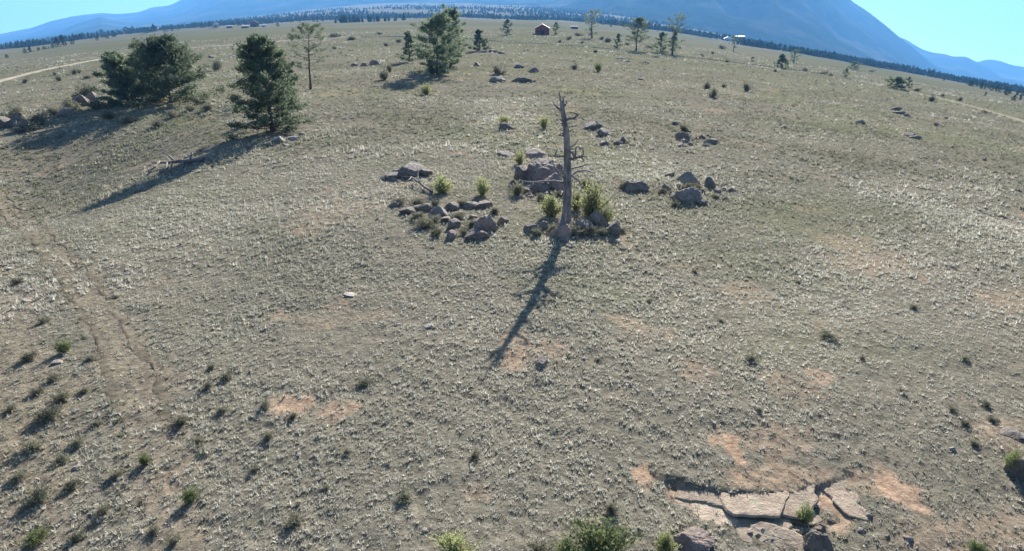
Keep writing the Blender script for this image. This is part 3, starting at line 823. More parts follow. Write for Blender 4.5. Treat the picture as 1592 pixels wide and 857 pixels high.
near_tree('pine_tree', 1140, 81, 55, 15, 'lone small pine on the far side of the right trail', 327, limbs=24, per=4, nleaf=10, leaf=.6, style='tall', clear=.25, gap=.2)
near_tree('pine_tree', 1214, 106, 84, 20, 'pointed small pine on the right trail', 328, limbs=40, per=6, nleaf=12, leaf=.5, style='cone', clear=.02)
near_tree('pine_tree', 1234, 98, 78, 16, 'ragged small pine just right of the pointed one on the right trail', 329, limbs=28, per=5, nleaf=10, leaf=.55, style='tall', clear=.08)
near_tree('juniper', 1327, 108, 96, 17, 'round dark juniper on the plain beyond the right trail', 330, limbs=30, per=5, nleaf=12, leaf=.6, clear=.02)
near_tree('juniper', 1314, 120, 106, 11, 'small dark juniper right on the right trail', 331, limbs=24, per=5, nleaf=10, leaf=.4, clear=.02)
near_tree('juniper', 1393, 138, 120, 28, 'wide low juniper clump on the right trail', 332, limbs=50, per=6, nleaf=14, leaf=.4, clear=.01)
near_tree('juniper', 1412, 137, 119, 10, 'narrow juniper at the right of the wide low clump', 333, limbs=24, per=5, nleaf=10, leaf=.4, clear=.02)

# distant trees, one mesh set per kind, each tree its own object
FARM = []
for k, (st, rad) in enumerate([('cone', .26), ('bushy', .34), ('tall', .22), ('bushy', .48)]):
    tm, V = pine(400 + k, 1.0, rad, limbs=26, per=4, nleaf=9, leaf=.13, style=st, clear=.04, trunk_r=.03)
    FARM.append((tm, mesh_np('crown', V, np.arange(len(V)).reshape(-1, 3), M['needle_far'])))
def far_tree(px, pyb, h, label, group, k=None):
    p = at(px, pyb); u = unit(p); k = random.randrange(4) if k is None else k
    tm, cm = FARM[k]; s = h * u
    return tree_obj('far_tree', tm, cm, p, label, 'tree', group, random.uniform(0, 6.28), (s, s, s))
def row(x0, y0, x1, y1, n, h0, h1, label, jx=3, jy=1.0):
    for i in range(n):
        t = (i + .5) / n
        far_tree(x0 + (x1 - x0) * t + random.uniform(-jx, jx), y0 + (y1 - y0) * t + random.uniform(-jy, jy), random.uniform(h0, h1), label, label)
far_tree(90, 73, 15, 'taller left tree of the far left dark clump', None, 1)
far_tree(100, 71, 18, 'tallest pointed tree of the far left dark clump', None, 2)
far_tree(113, 69, 8, 'low tree at the right end of the far left dark clump', None, 3)
far_tree(40, 83, 8, 'short tree left of a pointed one by the far left edge', None, 3)
far_tree(47, 81, 11, 'pointed tree second from the far left edge', None, 0)
far_tree(11, 90, 6, 'low round tree nearest the far left edge', None, 3)
row(56, 79, 84, 74, 6, 4, 7, 'low dark tree in the hedge-like row left of the far left clump', 1.5, .6)
row(74, 64, 92, 61, 4, 5, 8, 'tree of the second row behind the far left clump', 1.5)
far_tree(151, 63, 6, 'low round tree alone right of the far left clump', None, 3)
far_tree(159, 58, 13, 'upright tree before the far left hills', None, 2)
far_tree(167, 60, 6, 'low tree at the right foot of the upright tree before the hills', None, 3)
row(194, 53, 244, 49, 12, 7, 13, 'tree of the grove above the left junipers')
far_tree(257, 50, 9, 'round tree right of the grove above the left junipers', None, 1)
far_tree(268, 48, 10, 'pointed tree second right of the grove above the left junipers', None, 0)
far_tree(278, 46, 8, 'bushy tree third right of the grove above the left junipers', None, 1)
row(290, 45, 331, 42, 9, 6, 10, 'tree of the long dark row left of the brown house')
far_tree(345, 40, 9, 'lone tree right of the long dark row', None, 1)
row(368, 40, 388, 38, 4, 5, 8, 'tree just left of the brown house', 1.5)
far_tree(415, 37, 6, 'small tree right of the brown house', None, 1)
far_tree(432, 41, 6, 'low dark tree left of the wooden pole', None, 3)
far_tree(454, 35, 5, 'very small tree above the wooden pole', None, 3)
row(483, 34, 506, 33, 3, 7, 9, 'dark round tree of the pair above the thin pine', 1.5, .4)
row(522, 33, 546, 32, 5, 6, 10, 'dark tree of the block above the open grass', 1.5, .4)
row(560, 28, 780, 26, 14, 2, 4.5, 'small tree along the far edge of the central plain', 9, 1.5)
row(800, 28, 930, 33, 10, 2, 4.5, 'small tree along the far plain behind the red barn', 5, 1)
row(930, 38, 1190, 68, 15, 2, 5, 'small tree along the far plain right of the barn', 6, 1.5)
row(1190, 70, 1400, 104, 22, 4, 7, 'tree along the foot of the big mountain', 5, 2)
row(1402, 104, 1592, 152, 34, 6, 12, 'tree of the wooded line below the right ridges', 4, 2.5)
row(1470, 116, 1592, 144, 16, 5, 9, 'tree just behind the wooded line below the right ridges', 4, 2)
for (x, y, h) in [(1531, 150, 8), (1510, 134, 9), (1575, 158, 11), (1586, 156, 10), (1467, 126, 6)]:
    far_tree(x, y, h, 'dark tree standing out before the wooded right line', 'trees before the right line')

# far-off woods that read as one mass
def woods():
    rg = np.random.default_rng(91)
    n = 26000
    r = np.exp(rg.uniform(math.log(900), math.log(3600), n)); a = np.radians(rg.uniform(-44, 44, n))
    x = r * np.sin(a); y = r * np.cos(a)
    dn = fbm(x / 170, y / 170, 93, 3)
    k = dn + .55 * fbm(x / 520, y / 520, 97, 2) > (.26 - .30 * sstep(1000, 2300, r) + .1)
    x, y, r = x[k], y[k], r[k]; n = len(x)
    z = hgt(x, y); h = rg.uniform(4, 11, n); w = h * rg.uniform(.22, .4, n)
    V = []; F = []
    m = 5; ang = np.arange(m) * 2 * math.pi / m
    rings = [(.06, .8), (.35, 1.0), (.7, .55)]
    jit = rg.uniform(.65, 1.3, (n, len(rings), m))
    P = np.zeros((n, len(rings) * m + 1, 3))
    for j, (zz, ww) in enumerate(rings):
        for q in range(m):
            P[:, j * m + q, 0] = x + np.cos(ang[q] + j) * w * ww * jit[:, j, q]
            P[:, j * m + q, 1] = y + np.sin(ang[q] + j) * w * ww * jit[:, j, q]
            P[:, j * m + q, 2] = z + h * (zz + .06 * (jit[:, j, q] - 1))
    P[:, -1] = np.stack([x, y, z + h], -1)
    f = []
    for j in range(len(rings) - 1):
        for q in range(m):
            a_, b_ = j * m + q, j * m + (q + 1) % m
            f += [[a_, b_, b_ + m], [a_, b_ + m, a_ + m]]
    for q in range(m): f.append([(len(rings) - 1) * m + q, (len(rings) - 1) * m + (q + 1) % m, len(rings) * m])
    f = np.array(f)
    FF = (f[None] + (np.arange(n) * P.shape[1])[:, None, None]).reshape(-1, 3)
    o = obj('far_woodland', mesh_np('far_woodland', P.reshape(-1, 3), FF, M['needle_far']))
    tag(o, 'far pine woods reading as one dark mass below the mountains', 'woods', kind='stuff')
    print('woods', n)
woods()

# ------------------------------------------------------------------ the dead snag
def snag():
    p = at(878, 352); u = unit(p)
    t = empty('dead_snag', p)
    tag(t, 'tall weathered dead tree snag with broken top standing among boulders', 'dead tree')
    def L(px, py, dy=0.0):
        return Vector(((px - 878) * u, dy, top_z(p, 878, py) - p.z))
    # trunk: twisted, fluted
    spine = [(878, 358, 14), (878.5, 345, 9.8), (879.5, 325, 8.6), (880, 300, 8.0), (879.5, 270, 7.5), (878.5, 240, 6.8), (877, 215, 5.9), (874.5, 195, 5.2), (871.5, 178, 4.6), (869, 166, 4.2), (867, 158, 2.4), (865, 149, 1.5), (863.5, 141, .5)]
    V = []; F = []; S = 18
    for i, (x, y, rr) in enumerate(spine):
        c = L(x, y); tw = i * .16
        for k in range(S):
            a = 2 * math.pi * k / S
            fl = 1 + (.2 if i < 9 else .08) * math.sin(3 * (a + tw) + .6) + .09 * math.sin(7 * (a - tw)) + (.25 * max(0, math.sin(4 * a + 1)) if i < 2 else 0)
            V.append(c + Vector((math.cos(a), math.sin(a), 0)) * rr * .72 * u * fl + Vector((0, 0, 0)))
    for i in range(len(spine) - 1):
        for k in range(S):
            k2 = (k + 1) % S
            F.append([i * S + k, i * S + k2, (i + 1) * S + k2, (i + 1) * S + k])
    F.append([(len(spine) - 1) * S + k for k in range(S)])
    obj('trunk', mesh_np('trunk', V, F, M['snag'], True), t)
    def br(pts, r0, r1):
        P = [L(x, y, d) for x, y, d in pts]
        Q = []
        for i in range(len(P) - 1):
            for k in range(4):
                q = P[i].lerp(P[i + 1], k / 4)
                if i or k: q = q + Vector((random.gauss(0, .012), random.gauss(0, .012), random.gauss(0, .012)))
                Q.append(q)
        Q.append(P[-1]); n = len(Q)
        obj('branch', MB_tube(Q, [(r0 + (r1 - r0) * i / (n - 1)) * 1.35 * u for i in range(n)]), t)
    def MB_tube(Q, rad):
        mb = MB(); mb.add(tube(Q, rad, 6)); return mb.mesh('branch', M['snag'], True)
    br([(869, 170, 0), (870.5, 160, .05), (870, 150, .1)], 2.4, .5)
    br([(867, 172, 0), (861, 166, -.1), (856, 160, -.2)], 1.8, .5)
    br([(872, 165, 0), (875, 160, .1), (874, 156, .1)], 1.0, .4)
    br([(875, 187, 0), (885, 183, -.15), (892, 178, -.2), (888, 176, -.1), (880, 175, .1)], 1.6, .5)
    br([(878, 204, 0), (882, 203, -.1), (886, 200, -.15)], 1.1, .4)
    br([(872, 194, 0), (868, 191, -.1)], 1.2, .6)
    br([(873, 212, 0), (868, 210, -.1), (865, 211, -.1)], 1.2, .5)
    br([(880, 228, 0), (885, 226, -.2), (890, 221, -.25), (893, 215, -.2)], 1.4, .4)
    br([(880, 232, 0), (886, 236, -.3), (887, 243, -.4), (885, 247, -.3)], 1.5, .5)
    br([(880, 248, 0), (890, 245, -.2), (898, 241, -.3), (907, 242, -.35)], 2.0, .4)
    br([(889, 245, -.2), (890, 236, -.25), (889, 229, -.25), (894, 226, -.2), (900, 232, -.2)], 1.2, .4)
    br([(896, 242, -.3), (901, 238, -.3), (901, 231, -.25), (899, 227, -.2)], 1.1, .4)
    br([(898, 242, -.3), (902, 246, -.35), (900, 249, -.35)], 1.0, .4)
    br([(877, 242, 0), (866, 243, -.2), (855, 241, -.3), (850, 240, -.3)], 1.3, .4)
    br([(858, 241, -.3), (862, 235, -.2), (863, 230, -.15)], .9, .3)
    br([(877, 279, 0), (866, 268, -.3), (858, 254, -.4), (851, 246, -.35)], 1.5, .4)
    br([(877, 284, 0), (860, 278, -.45), (842, 277, -.6), (824, 279, -.6), (812, 277, -.5)], 1.6, .5)
    br([(881, 270, 0), (892, 276, -.2), (902, 287, -.2)], 1.7, .6)
    br([(881, 276, 0), (894, 270, .4), (910, 270, .7), (924, 276, .9)], 1.6, .5)
    br([(882, 262, 0), (895, 264, .4), (912, 260, .8), (935, 264, 1.1)], 1.3, .4)
    br([(882, 334, -.1), (885, 322, -.25), (884, 306, -.25)], 1.6, .6)
    # short broken stubs
    rs = random.Random(31)
    for _ in range(16):
        y = rs.uniform(185, 325); x = 878.8 - max(0, 235 - y) * .06; sd = rs.choice((-1, 1)); l_ = rs.uniform(7, 15)
        br([(x, y, 0), (x + sd * l_ * .6, y - rs.uniform(-1, 3), rs.uniform(-.35, .25)), (x + sd * l_, y - rs.uniform(-2, 6), rs.uniform(-.4, .3))], 1.1, .35)
    # roots gripping the ground
    for a, l in ((-2.4, .8), (-1.2, .7), (-.4, .75), (2.9, .65), (.9, .5)):
        P = [Vector((math.cos(a) * .12, math.sin(a) * .12, .22)), Vector((math.cos(a) * .4 * l, math.sin(a) * .4 * l, .12)), Vector((math.cos(a) * l, math.sin(a) * l, -.05))]
        mb = MB(); mb.add(tube(P, [.13, .09, .03], 7)); obj('root', mb.mesh('root', M['snag'], True), t)
snag()

def fallen(name, label, cat, lines, r0):
    """Dead wood lying on the ground; lines of (px, py, height above ground)."""
    o0 = at(lines[0][0][0], lines[0][0][1])
    t = empty(name, o0); tag(t, label, cat)
    for i, pl in enumerate(lines):
        P = []
        for x, y, h in pl:
            q = at(x, y); q.z += h; P.append(q - o0)
        Q = []
        for a in range(len(P) - 1):
            for k in range(3):
                q = P[a].lerp(P[a + 1], k / 3)
                if a or k: q = q + Vector([random.gauss(0, .02) for _ in range(3)])
                Q.append(q)
        Q.append(P[-1]); rr = r0 if i == 0 else r0 * .5
        mb = MB(); mb.add(tube(Q, [rr * (1 - .8 * k / (len(Q) - 1)) for k in range(len(Q))], 7))
        obj('log' if i == 0 else 'branch', mb.mesh('log', M['deadwood'], True), t)

fallen('fallen_log', 'thin grey fallen dead tree lying into the shadow of the big pine', 'log',
       [[(318, 252, .15), (290, 256, .25), (262, 259, .35), (236, 262, .45)], [(275, 258, .3), (262, 253, .7), (250, 252, .9)], [(262, 259, .35), (256, 268, .2), (246, 274, .1)], [(286, 256, .25), (282, 264, .1), (278, 270, .05)], [(296, 255, .25), (300, 248, .6)], [(268, 258, .3), (266, 266, .15), (272, 272, .05)], [(250, 260, .4), (240, 268, .3), (228, 272, .2)]], .2)
fallen('fallen_branch', 'forked dead branch lying between the grassy mound and the low bank', 'branch',
       [[(672, 302, .1), (655, 293, .25), (640, 286, .4), (626, 287, .45)], [(655, 293, .25), (650, 286, .5), (652, 280, .7)], [(640, 286, .4), (634, 292, .35), (625, 294, .3)], [(648, 290, .3), (640, 297, .15)]], .08)
fallen('fallen_branch', 'dead branches lying at the right foot of the left junipers', 'branch',
       [[(300, 158, .1), (312, 150, .3), (322, 154, .3)], [(312, 150, .3), (318, 146, .5)], [(306, 154, .2), (312, 160, .2)]], .09)

# ------------------------------------------------------------------ shrubs
def shrub_mesh(seed, kind):
    rg = np.random.default_rng(seed)
    mb = MB(); cen = []; outs = []
    n = 34 if kind != 'sage' else 30
    for i in range(n):
        a = rg.uniform(0, 6.28); ln = rg.uniform(.65, 1.05)
        tilt = rg.uniform(0, .95 if kind != 'sage' else 1.25) ** 1.0
        d = np.array([math.cos(a) * math.sin(tilt), math.sin(a) * math.sin(tilt), math.cos(tilt)])
        lop = 1 + .25 * math.sin(a * 2 + seed)
        base = np.array([math.cos(a), math.sin(a), 0]) * rg.uniform(0, .12)
        tip = base + d * ln * np.array([.62, .62, 1.0]) * lop
        mb.add(tube([Vector(base), Vector(base + (tip - base) * .5 + rg.normal(0, .03, 3)), Vector(tip)], [.016, .011, .005], 3, False))
        k = 40
        s = rg.uniform(.35, 1.08, k)[:, None]
        cen.append(base + (tip - base) * s + rg.normal(0, .075, (k, 3))); outs.append(np.tile(d * 1.6, (k, 1)))
    V = leaf_tris(np.concatenate(cen), 0.12 if kind != 'sage' else .12, .045 if kind != 'sage' else .06, rg, .4, np.concatenate(outs))
    return mb.mesh('stem', M['stem']), mesh_np('foliage', V, np.arange(len(V)).reshape(-1, 3), M[{'sage': 'sage', 'rabbit': 'rabbit', 'green': 'green'}[kind]])
SH = {}
for kd in ('sage', 'rabbit', 'green'):
    for q in range(3): SH[kd, q] = shrub_mesh(500 + q * 7 + len(kd), kd)

def shrub(px, py, w, h, label, kind='sage', group=None):
    p = at(px, py); u = unit(p); q = random.randrange(3)
    t = empty('shrub', p - Vector((0, 0, .02)), random.uniform(0, 6.28))
    t.scale = (w * u * 1.05, w * u * 1.05, h * u * 1.15)
    tag(t, label, 'shrub', group)
    sm, fm = SH[kind, q]
    obj('stem', sm, t); obj('foliage', fm, t)
    return t

shrub(918, 338, 56, 46, 'largest bright yellow green bush just right of the snag trunk', 'rabbit')
shrub(857, 336, 36, 30, 'bright yellow green bush just left of the snag trunk', 'rabbit')
shrub(941, 348, 24, 22, 'pale yellow green bush at the right end of the snag bushes', 'rabbit')
shrub(896, 326, 28, 26, 'yellow green bush close behind the snag trunk on its right', 'rabbit')
shrub(912, 290, 18, 12, 'small dull bush behind the largest bright bush by the snag', 'sage')
shrub(893, 366, 24, 14, 'grey green bush low at the right of the round boulder by the snag', 'sage')
shrub(917, 366, 18, 13, 'small grey green bush under the right hand snag boulders', 'sage')
shrub(688, 300, 36, 24, 'round yellow green bush above the low rock bank', 'rabbit')
shrub(749, 304, 24, 24, 'small yellow green bush between the low bank and the outcrop', 'rabbit')
shrub(803, 303, 22, 20, 'green bush at the left foot of the outcrop by the snag', 'sage')
shrub(809, 256, 18, 16, 'yellowish bush behind the upright boulder of the outcrop', 'rabbit')
shrub(784, 194, 16, 12, 'yellow green bush growing over the small dark boulder left of the snag top', 'rabbit')
shrub(846, 200, 16, 16, 'green bush just left of the upper snag trunk', 'rabbit')
shrub(1070, 296, 20, 12, 'grey green bush among the right hand rock cluster', 'sage')
shrub(972, 294, 18, 12, 'grey green bush against the left of the lone dark boulder', 'sage')
shrub(664, 352, 30, 12, 'pale green bush below the low rock bank', 'sage')
shrub(678, 366, 20, 10, 'dull bush below the left of the reddish corner rock', 'sage')
for (x, y, w, h) in [(620, 318, 22, 11), (646, 322, 22, 12), (650, 340, 24, 10), (672, 345, 22, 9), (674, 322, 20, 11), (712, 340, 20, 10), (718, 320, 18, 10), (733, 352, 16, 10), (769, 332, 14, 10), (722, 364, 16, 8)]:
    shrub(x, y, w, h, 'scrubby grey bush wedged among the rocks of the low bank', 'sage', 'scrub in the low bank')
for (x, y, w, h) in [(835, 366, 18, 10), (858, 360, 16, 11), (938, 366, 18, 10), (966, 360, 14, 8), (843, 312, 18, 10), (870, 306, 14, 9)]:
    shrub(x, y, w, h, 'scrubby grey bush wedged among the boulders round the snag', 'sage', 'scrub round the snag')
for (x, y, w, h) in [(1050, 322, 14, 8), (1085, 294, 12, 8), (1112, 308, 14, 7), (1028, 300, 12, 7)]:
    shrub(x, y, w, h, 'scrubby grey bush among the rocks of the right hand cluster', 'sage', 'scrub in the right cluster')
shrub(663, 148, 18, 14, 'green bush in the shadow of the tall middle pines', 'rabbit')
shrub(776, 116, 18, 12, 'bush on the dark boulder right of the middle pine shadow', 'sage')
shrub(598, 124, 16, 14, 'dark bush at the end of the small pine shadow left of the middle pair', 'sage')
shrub(605, 113, 10, 12, 'small upright bush left of the small pointed pine', 'sage')
shrub(930, 112, 12, 12, 'green bush upslope of the diagonal boulder row', 'green')
shrub(893, 108, 12, 8, 'low dull bush left of the green one upslope of the diagonal row', 'sage')
shrub(1108, 151, 14, 12, 'larger dark bush of the pair on the upper right slope', 'sage')
shrub(1099, 138, 12, 9, 'smaller bush above the larger dark one on the upper right slope', 'sage')
shrub(1161, 142, 13, 12, 'dark bush alone right of the pair on the upper right slope', 'sage')
shrub(1125, 136, 10, 6, 'low bush between the pair and the dark bush on the right slope', 'sage')
shrub(1063, 206, 14, 12, 'tuft of sage on the upright rock above the right hand cluster', 'sage')
shrub(337, 110, 14, 14, 'small pale bush right of the larger left juniper', 'sage')
shrub(1448, 158, 10, 8, 'dark bush on the far right stretch of the trail', 'sage')
shrub(1491, 157, 10, 6, 'low dark bush beyond the far right stretch of the trail', 'sage')
for (x, y, w, h) in [(92, 126, 10, 9), (116, 116, 9, 8), (123, 114, 7, 6), (137, 122, 14, 5), (39, 130, 9, 7), (161, 105, 10, 5), (86, 117, 6, 5)]:
    shrub(x, y, w, h, 'small dark bush on the grass below the far left road', 'sage', 'bushes below the left road')
for (x, y, w, h) in [(60, 194, 30, 18), (22, 186, 30, 18), (40, 204, 28, 12), (88, 180, 24, 14), (112, 172, 24, 16), (150, 170, 24, 16), (170, 184, 24, 10), (132, 154, 26, 18), (200, 190, 22, 10)]:
    shrub(x, y, w, h, 'scrubby bush among the far left boulder row and juniper shadows', 'sage', 'scrub by the left boulder row')
for (x, y, w, h) in [(310, 162, 16, 10), (296, 172, 18, 9), (272, 182, 22, 9), (246, 196, 22, 9), (322, 172, 20, 10)]:
    shrub(x, y, w, h, 'low scrub in front of the larger left juniper', 'sage', 'scrub before the left junipers')
for (x, y, w, h) in [(548, 62, 12, 5), (520, 58, 18, 5), (455, 60, 16, 7), (620, 66, 10, 5), (600, 72, 9, 5), (662, 64, 10, 5), (520, 76, 9, 4), (545, 62, 12, 4), (590, 54, 9, 4), (870, 66, 8, 4), (884, 62, 8, 5), (905, 68, 6, 4), (945, 66, 12, 7), (935, 62, 9, 5), (975, 70, 10, 4), (1010, 76, 14, 5), (900, 56, 12, 4), (926, 82, 8, 4), (1170, 92, 6, 4), (1092, 88, 6, 4), (1108, 84, 5, 4), (1130, 97, 7, 4), (1123, 76, 10, 5)]:
    shrub(x, y, w, h, 'tiny dark bush dotted along the upper plain and trail', 'sage', 'bushes of the upper plain')
for (x, y, w, h) in [(1252, 111, 10, 5), (1280, 116, 14, 4), (1290, 118, 10, 4), (1355, 112, 12, 3), (1170, 96, 6, 3), (1425, 142, 12, 5), (1530, 176, 10, 4), (1205, 112, 6, 4), (1465, 150, 8, 4)]:
    shrub(x, y, w, h, 'tiny dark bush along the right hand trail', 'sage', 'bushes of the right trail')
# foreground
shrub(934, 862, 92, 46, 'widest green bush at the bottom edge, left of the pale boulder', 'green')
shrub(880, 868, 40, 30, 'green bush touching the left of the widest bottom edge bush', 'green')
shrub(1034, 858, 34, 34, 'yellow green tuft at the left of the pale bottom edge boulder', 'rabbit')
shrub(708, 866, 60, 36, 'dry yellowish bush at the bottom edge left of the green ones', 'rabbit')
shrub(840, 866, 34, 24, 'thin dull bush between the dry yellowish bush and the green ones', 'sage')
shrub(1249, 812, 26, 30, 'bright green tuft on top of the dark squarish boulder', 'green')
shrub(1570, 732, 26, 30, 'green bush in front of the dark boulder at the right edge', 'green')
shrub(1517, 858, 30, 16, 'green tuft at the bottom edge in the far right corner', 'green')
shrub(950, 796, 22, 20, 'small dark bush above the widest green bush at the bottom', 'sage')
shrub(1286, 526, 26, 10, 'dull yellowish bush alone on the bare right slope', 'sage')
shrub(1168, 560, 20, 10, 'small pale bush left of the yellowish bush on the right slope', 'sage')
shrub(100, 548, 22, 18, 'dark green bush left of the vehicle track, topmost of the left foreground', 'green')
shrub(58, 838, 40, 14, 'wide green bush in the bottom left corner', 'green')
shrub(226, 722, 20, 16, 'bright green bush right of the lower vehicle track', 'green')
shrub(280, 660, 24, 14, 'grey bush between the lower track and the bare reddish patch', 'sage')
shrub(296, 780, 24, 20, 'green bush right of the track near the bottom left', 'green')
shrub(418, 682, 18, 12, 'small dark bush below the bare reddish patch at left', 'sage')
shrub(458, 812, 28, 12, 'small dark bush in the lower middle left grass', 'sage')
shrub(738, 712, 18, 12, 'small dark bush alone in the middle foreground grass', 'sage')
shrub(568, 598, 24, 8, 'pale dry tuft left of the snag shadow tip', 'sage')
shrub(628, 776, 26, 12, 'dull greenish tuft in the lower middle grass', 'sage')
for (x, y, w, h) in [(76, 652, 34, 20), (60, 780, 30, 26), (96, 622, 24, 14), (52, 700, 28, 16), (120, 690, 20, 12), (30, 745, 24, 14), (130, 610, 18, 10), (84, 590, 18, 10), (45, 560, 22, 12), (70, 500, 18, 9), (30, 440, 18, 9), (110, 760, 22, 12), (150, 660, 16, 9), (160, 800, 20, 12), (92, 720, 22, 12), (14, 640, 18, 10), (120, 835, 22, 14), (180, 745, 16, 10), (140, 560, 16, 9), (60, 610, 18, 10)]:
    shrub(x, y, w, h, 'scruffy sage bush left of the vehicle track', 'sage', 'sage left of the track')
for (x, y, w, h) in [(352, 590, 18, 12), (346, 640, 16, 10), (412, 636, 15, 10), (322, 606, 14, 9), (270, 845, 20, 14), (395, 730, 14, 9), (310, 688, 16, 10), (540, 705, 12, 7), (328, 575, 12, 8), (240, 830, 18, 11), (505, 760, 14, 8), (455, 650, 14, 9)]:
    shrub(x, y, w, h, 'small sage tuft between the vehicle track and the middle foreground', 'sage', 'sage right of the track')
for (x, y, w, h) in [(1120, 500, 11, 6), (1010, 470, 10, 6), (1420, 480, 11, 6), (1340, 560, 10, 6), (1500, 560, 13, 7), (1480, 640, 16, 9), (1530, 630, 14, 8), (1500, 660, 15, 8), (1545, 655, 14, 8), (1515, 690, 15, 9), (1400, 610, 10, 6), (1180, 640, 11, 6), (930, 560, 10, 6), (1080, 425, 9, 6), (1240, 440, 9, 5)]:
    shrub(x, y, w, h, 'small dark tuft dotted over the right foreground slope', 'sage', 'dark tufts of the right foreground')

# ------------------------------------------------------------------ buildings and a pole
def house(px, py, w, h, label, wall='white', roof='metalroof', name='house', depth=1.2, windows=1, cat='house', rz=None, gable=True, door_w=.2):
    p = at(px, py); u = unit(p); L_ = w * u; hh = h * u * (.62 if gable else .8); D_ = L_ * depth
    t = empty(name, p - Vector((0, 0, .15)), rz if rz is not None else -math.atan2(p.x, p.y))
    tag(t, label, cat)
    mb = MB(); x0, x1, y0, y1 = -L_ / 2, L_ / 2, 0, D_; rh = h * u - hh
    if gable:
        mb.add(([(x0, y0, -.6), (x1, y0, -.6), (x1, y1, -.6), (x0, y1, -.6), (x0, y0, hh), (x1, y0, hh), (x1, y1, hh), (x0, y1, hh), (0, y0, hh + rh), (0, y1, hh + rh)],
                [[0, 1, 5, 8, 4], [1, 2, 6, 5], [2, 3, 7, 9, 6], [3, 0, 4, 7], [3, 2, 1, 0]]))
    else: mb.box(x0, x1, y0, y1, -.6, hh)
    obj('wall', mb.mesh('wall', M[wall]), t)
    mb = MB(); e = .06 * L_; th = .04 * L_
    if gable:
        for s in (-1, 1):
            a = (s * (L_ / 2 + e), hh - rh * e * 2 / L_); b = (0, hh + rh)
            q = [(a[0], y0 - e, a[1] + .02), (0, y0 - e, b[1] + .02), (0, y1 + e, b[1] + .02), (a[0], y1 + e, a[1] + .02)]
            mb.add((q + [(v[0], v[1], v[2] + th) for v in q], [[0, 1, 2, 3], [7, 6, 5, 4], [0, 4, 5, 1], [1, 5, 6, 2], [2, 6, 7, 3], [3, 7, 4, 0]]))
    else:
        mb.add(([(x0 - e, y0 - e, hh + .01), (x1 + e, y0 - e, hh + .01), (x1 + e, y1 + e, hh + .01), (x0 - e, y1 + e, hh + .01), (x0 - e, (y0 + y1) / 2, h * u), (x1 + e, (y0 + y1) / 2, h * u)],
                [[3, 2, 1, 0], [0, 1, 5, 4], [2, 3, 4, 5], [0, 4, 3], [1, 2, 5]]))
    obj('roof', mb.mesh('roof', M[roof]), t)
    mb = MB(); mb.box(-L_ * door_w * .5, L_ * door_w * .5, -.06, .03, -.3, hh * .72); obj('door', mb.mesh('door', M['darkdoor']), t)
    for k in range(windows):
        for s in (-1, 1):
            cx = s * L_ * (.2 + .15 * k) + s * L_ * .1
            mb = MB(); mb.box(cx - L_ * .05, cx + L_ * .05, -.05, .03, hh * .42, hh * .75); obj('window', mb.mesh('window', M['darkdoor']), t)

house(843, 54, 22, 15, 'dark red barn with low gable roof on the central plain', 'barn', 'barnroof', 'barn', 1.1, 1, 'barn', door_w=.3)
house(893, 45, 11, 4.5, 'long low dark shed right of the red barn', 'brown', 'brown', 'shed', .5, 1, 'shed', gable=False)
house(396, 42, 13, 9, 'brown house with dark roof on the far left plain', 'brown', 'barnroof', 'house', .8)
house(381, 44, 11, 4, 'low reddish shed left of the brown house', 'barn', 'metalroof', 'shed', .6, 0, 'shed', gable=False)
house(357, 44, 9, 4, 'low pale roofed shed second left of the brown house', 'brown', 'metalroof', 'shed', .6, 0, 'shed', gable=False)
house(410, 42, 8, 3.5, 'small pale shed right of the brown house', 'white', 'metalroof', 'shed', .6, 0, 'shed', gable=False)
house(336, 43, 9, 8, 'pale yellowish house at the right end of the long dark tree row', 'tan', 'metalroof', 'house', .8)
house(1131, 64, 11, 6, 'bright white house left of the lone small pine on the far plain', 'white', 'metalroof', 'house', .7)
house(1150, 60, 13, 4, 'long white building behind the lone small pine on the far plain', 'white', 'metalroof', 'house', .5, 1, 'house', gable=False)
house(1210, 68, 7, 6, 'small white house at the foot of the big mountain, furthest left', 'white', 'metalroof', 'house', .8)
house(1260, 86, 13, 4, 'long white shed beyond the right trail', 'white', 'metalroof', 'shed', .4, 0, 'shed', gable=False)
house(1274, 88, 6, 3.5, 'small white shed at the right end of the long white one', 'white', 'metalroof', 'shed', .8, 0, 'shed', gable=False)
house(1406, 104, 8, 4, 'white house at the left end of the right wooded line', 'white', 'metalroof', 'house', .7)
house(1422, 108, 8, 4, 'white house second from the left in the right wooded line', 'white', 'metalroof', 'house', .7)
house(1467, 122, 9, 5, 'pale house in the middle of the right wooded line', 'tan', 'metalroof', 'house', .7)

def pole(px, py, h, label):
    p = at(px, py); u = unit(p); t = empty('utility_pole', p); tag(t, label, 'pole')
    mb = MB(); mb.add(tube([(0, 0, -.3), (0, 0, h * u)], [.14, .10], 8)); obj('post', mb.mesh('post', M['bark']), t)
    mb = MB(); mb.box(-.9, .9, -.07, .07, h * u - .7, h * u - .55); obj('crossarm', mb.mesh('crossarm', M['bark']), t)
pole(466, 41, 8, 'thin wooden pole on the far plain above the thin pine')

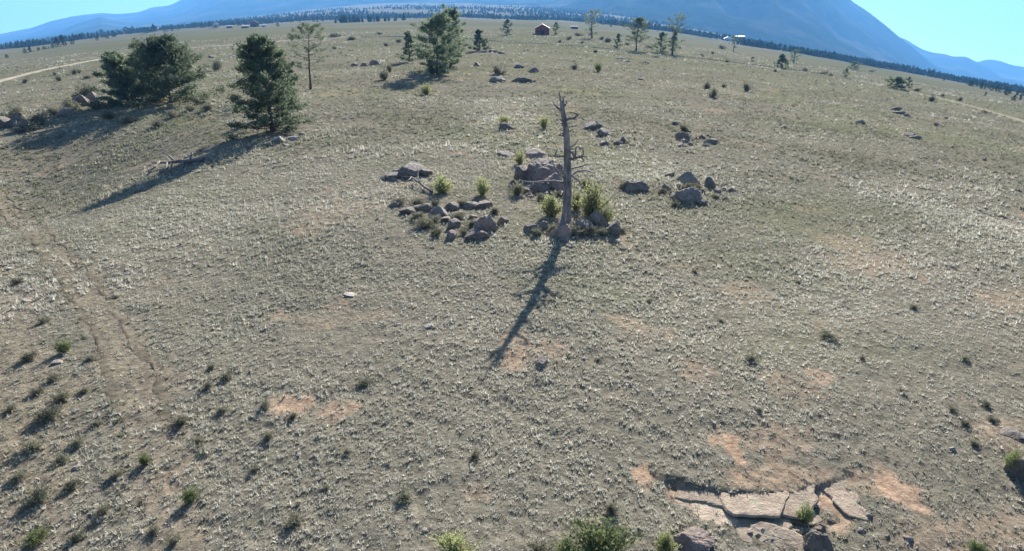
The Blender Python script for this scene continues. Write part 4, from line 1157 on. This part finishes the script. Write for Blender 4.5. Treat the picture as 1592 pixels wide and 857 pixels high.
# ------------------------------------------------------------------ haze
def haze():
    bm = bmesh.new(); bmesh.ops.create_cube(bm, size=2.0)
    me = bpy.data.meshes.new('haze'); bm.to_mesh(me); bm.free()
    zs = [(o.matrix_world @ Vector(c)).z for o in bpy.data.objects if o.type == 'MESH' and o.parent is None and o.get('kind') == 'structure' for c in o.bound_box]
    lo, hi = min(zs) - 2.0, max(max(zs), 30) + 20
    o = obj('haze', me); o.scale = (12400, 12400, (hi - lo) / 2); o.location = (0, 0, (hi + lo) / 2)
    m = bpy.data.materials.new('haze'); m.use_nodes = True; nt = m.node_tree; nt.nodes.clear()
    out = nt.nodes.new('ShaderNodeOutputMaterial'); v = nt.nodes.new('ShaderNodeVolumePrincipled')
    v.inputs['Color'].default_value = (0.17, 0.47, 0.94, 1)
    v.inputs['Density'].default_value = 1.2e-4
    v.inputs['Anisotropy'].default_value = 0.15
    nt.links.new(v.outputs[0], out.inputs['Volume'])
    me.materials.append(m)
    tag(o, kind='stuff')
    print('haze z', lo, hi)
bpy.context.view_layer.update()
haze()

# ------------------------------------------------------------------ labels of look-alikes: tell them apart by their place, left to right
ONES = ['', 'first', 'second', 'third', 'fourth', 'fifth', 'sixth', 'seventh', 'eighth', 'ninth', 'tenth', 'eleventh', 'twelfth', 'thirteenth', 'fourteenth', 'fifteenth', 'sixteenth', 'seventeenth', 'eighteenth', 'nineteenth', 'twentieth']
def ordinal(n):
    if n <= 20: return ONES[n]
    return ('twenty-' if n < 30 else 'thirty-') + ONES[n % 10] if n % 10 else 'thirtieth'
def image_x(o):
    q = np.array(o.matrix_world.translation) - np.array([0, 0, CAMZ])
    return q[0] / max(1e-6, float(q @ FWD))
bpy.context.view_layer.update()
by = {}
for o in bpy.data.objects:
    if o.parent is None and o.get('group') and o.get('label'): by.setdefault((o['group'], o['label']), []).append(o)
for (g, l), L_ in by.items():
    if len(L_) < 2 or len(L_) > 34 or g.startswith('rubble'): continue
    L_.sort(key=image_x)
    for i, o in enumerate(L_):
        t = 'leftmost' if i == 0 else 'rightmost' if i == len(L_) - 1 else ordinal(i + 1) + ' from left'
        if len(l.split()) + len(t.split()) <= 16: o['label'] = l + ', ' + t
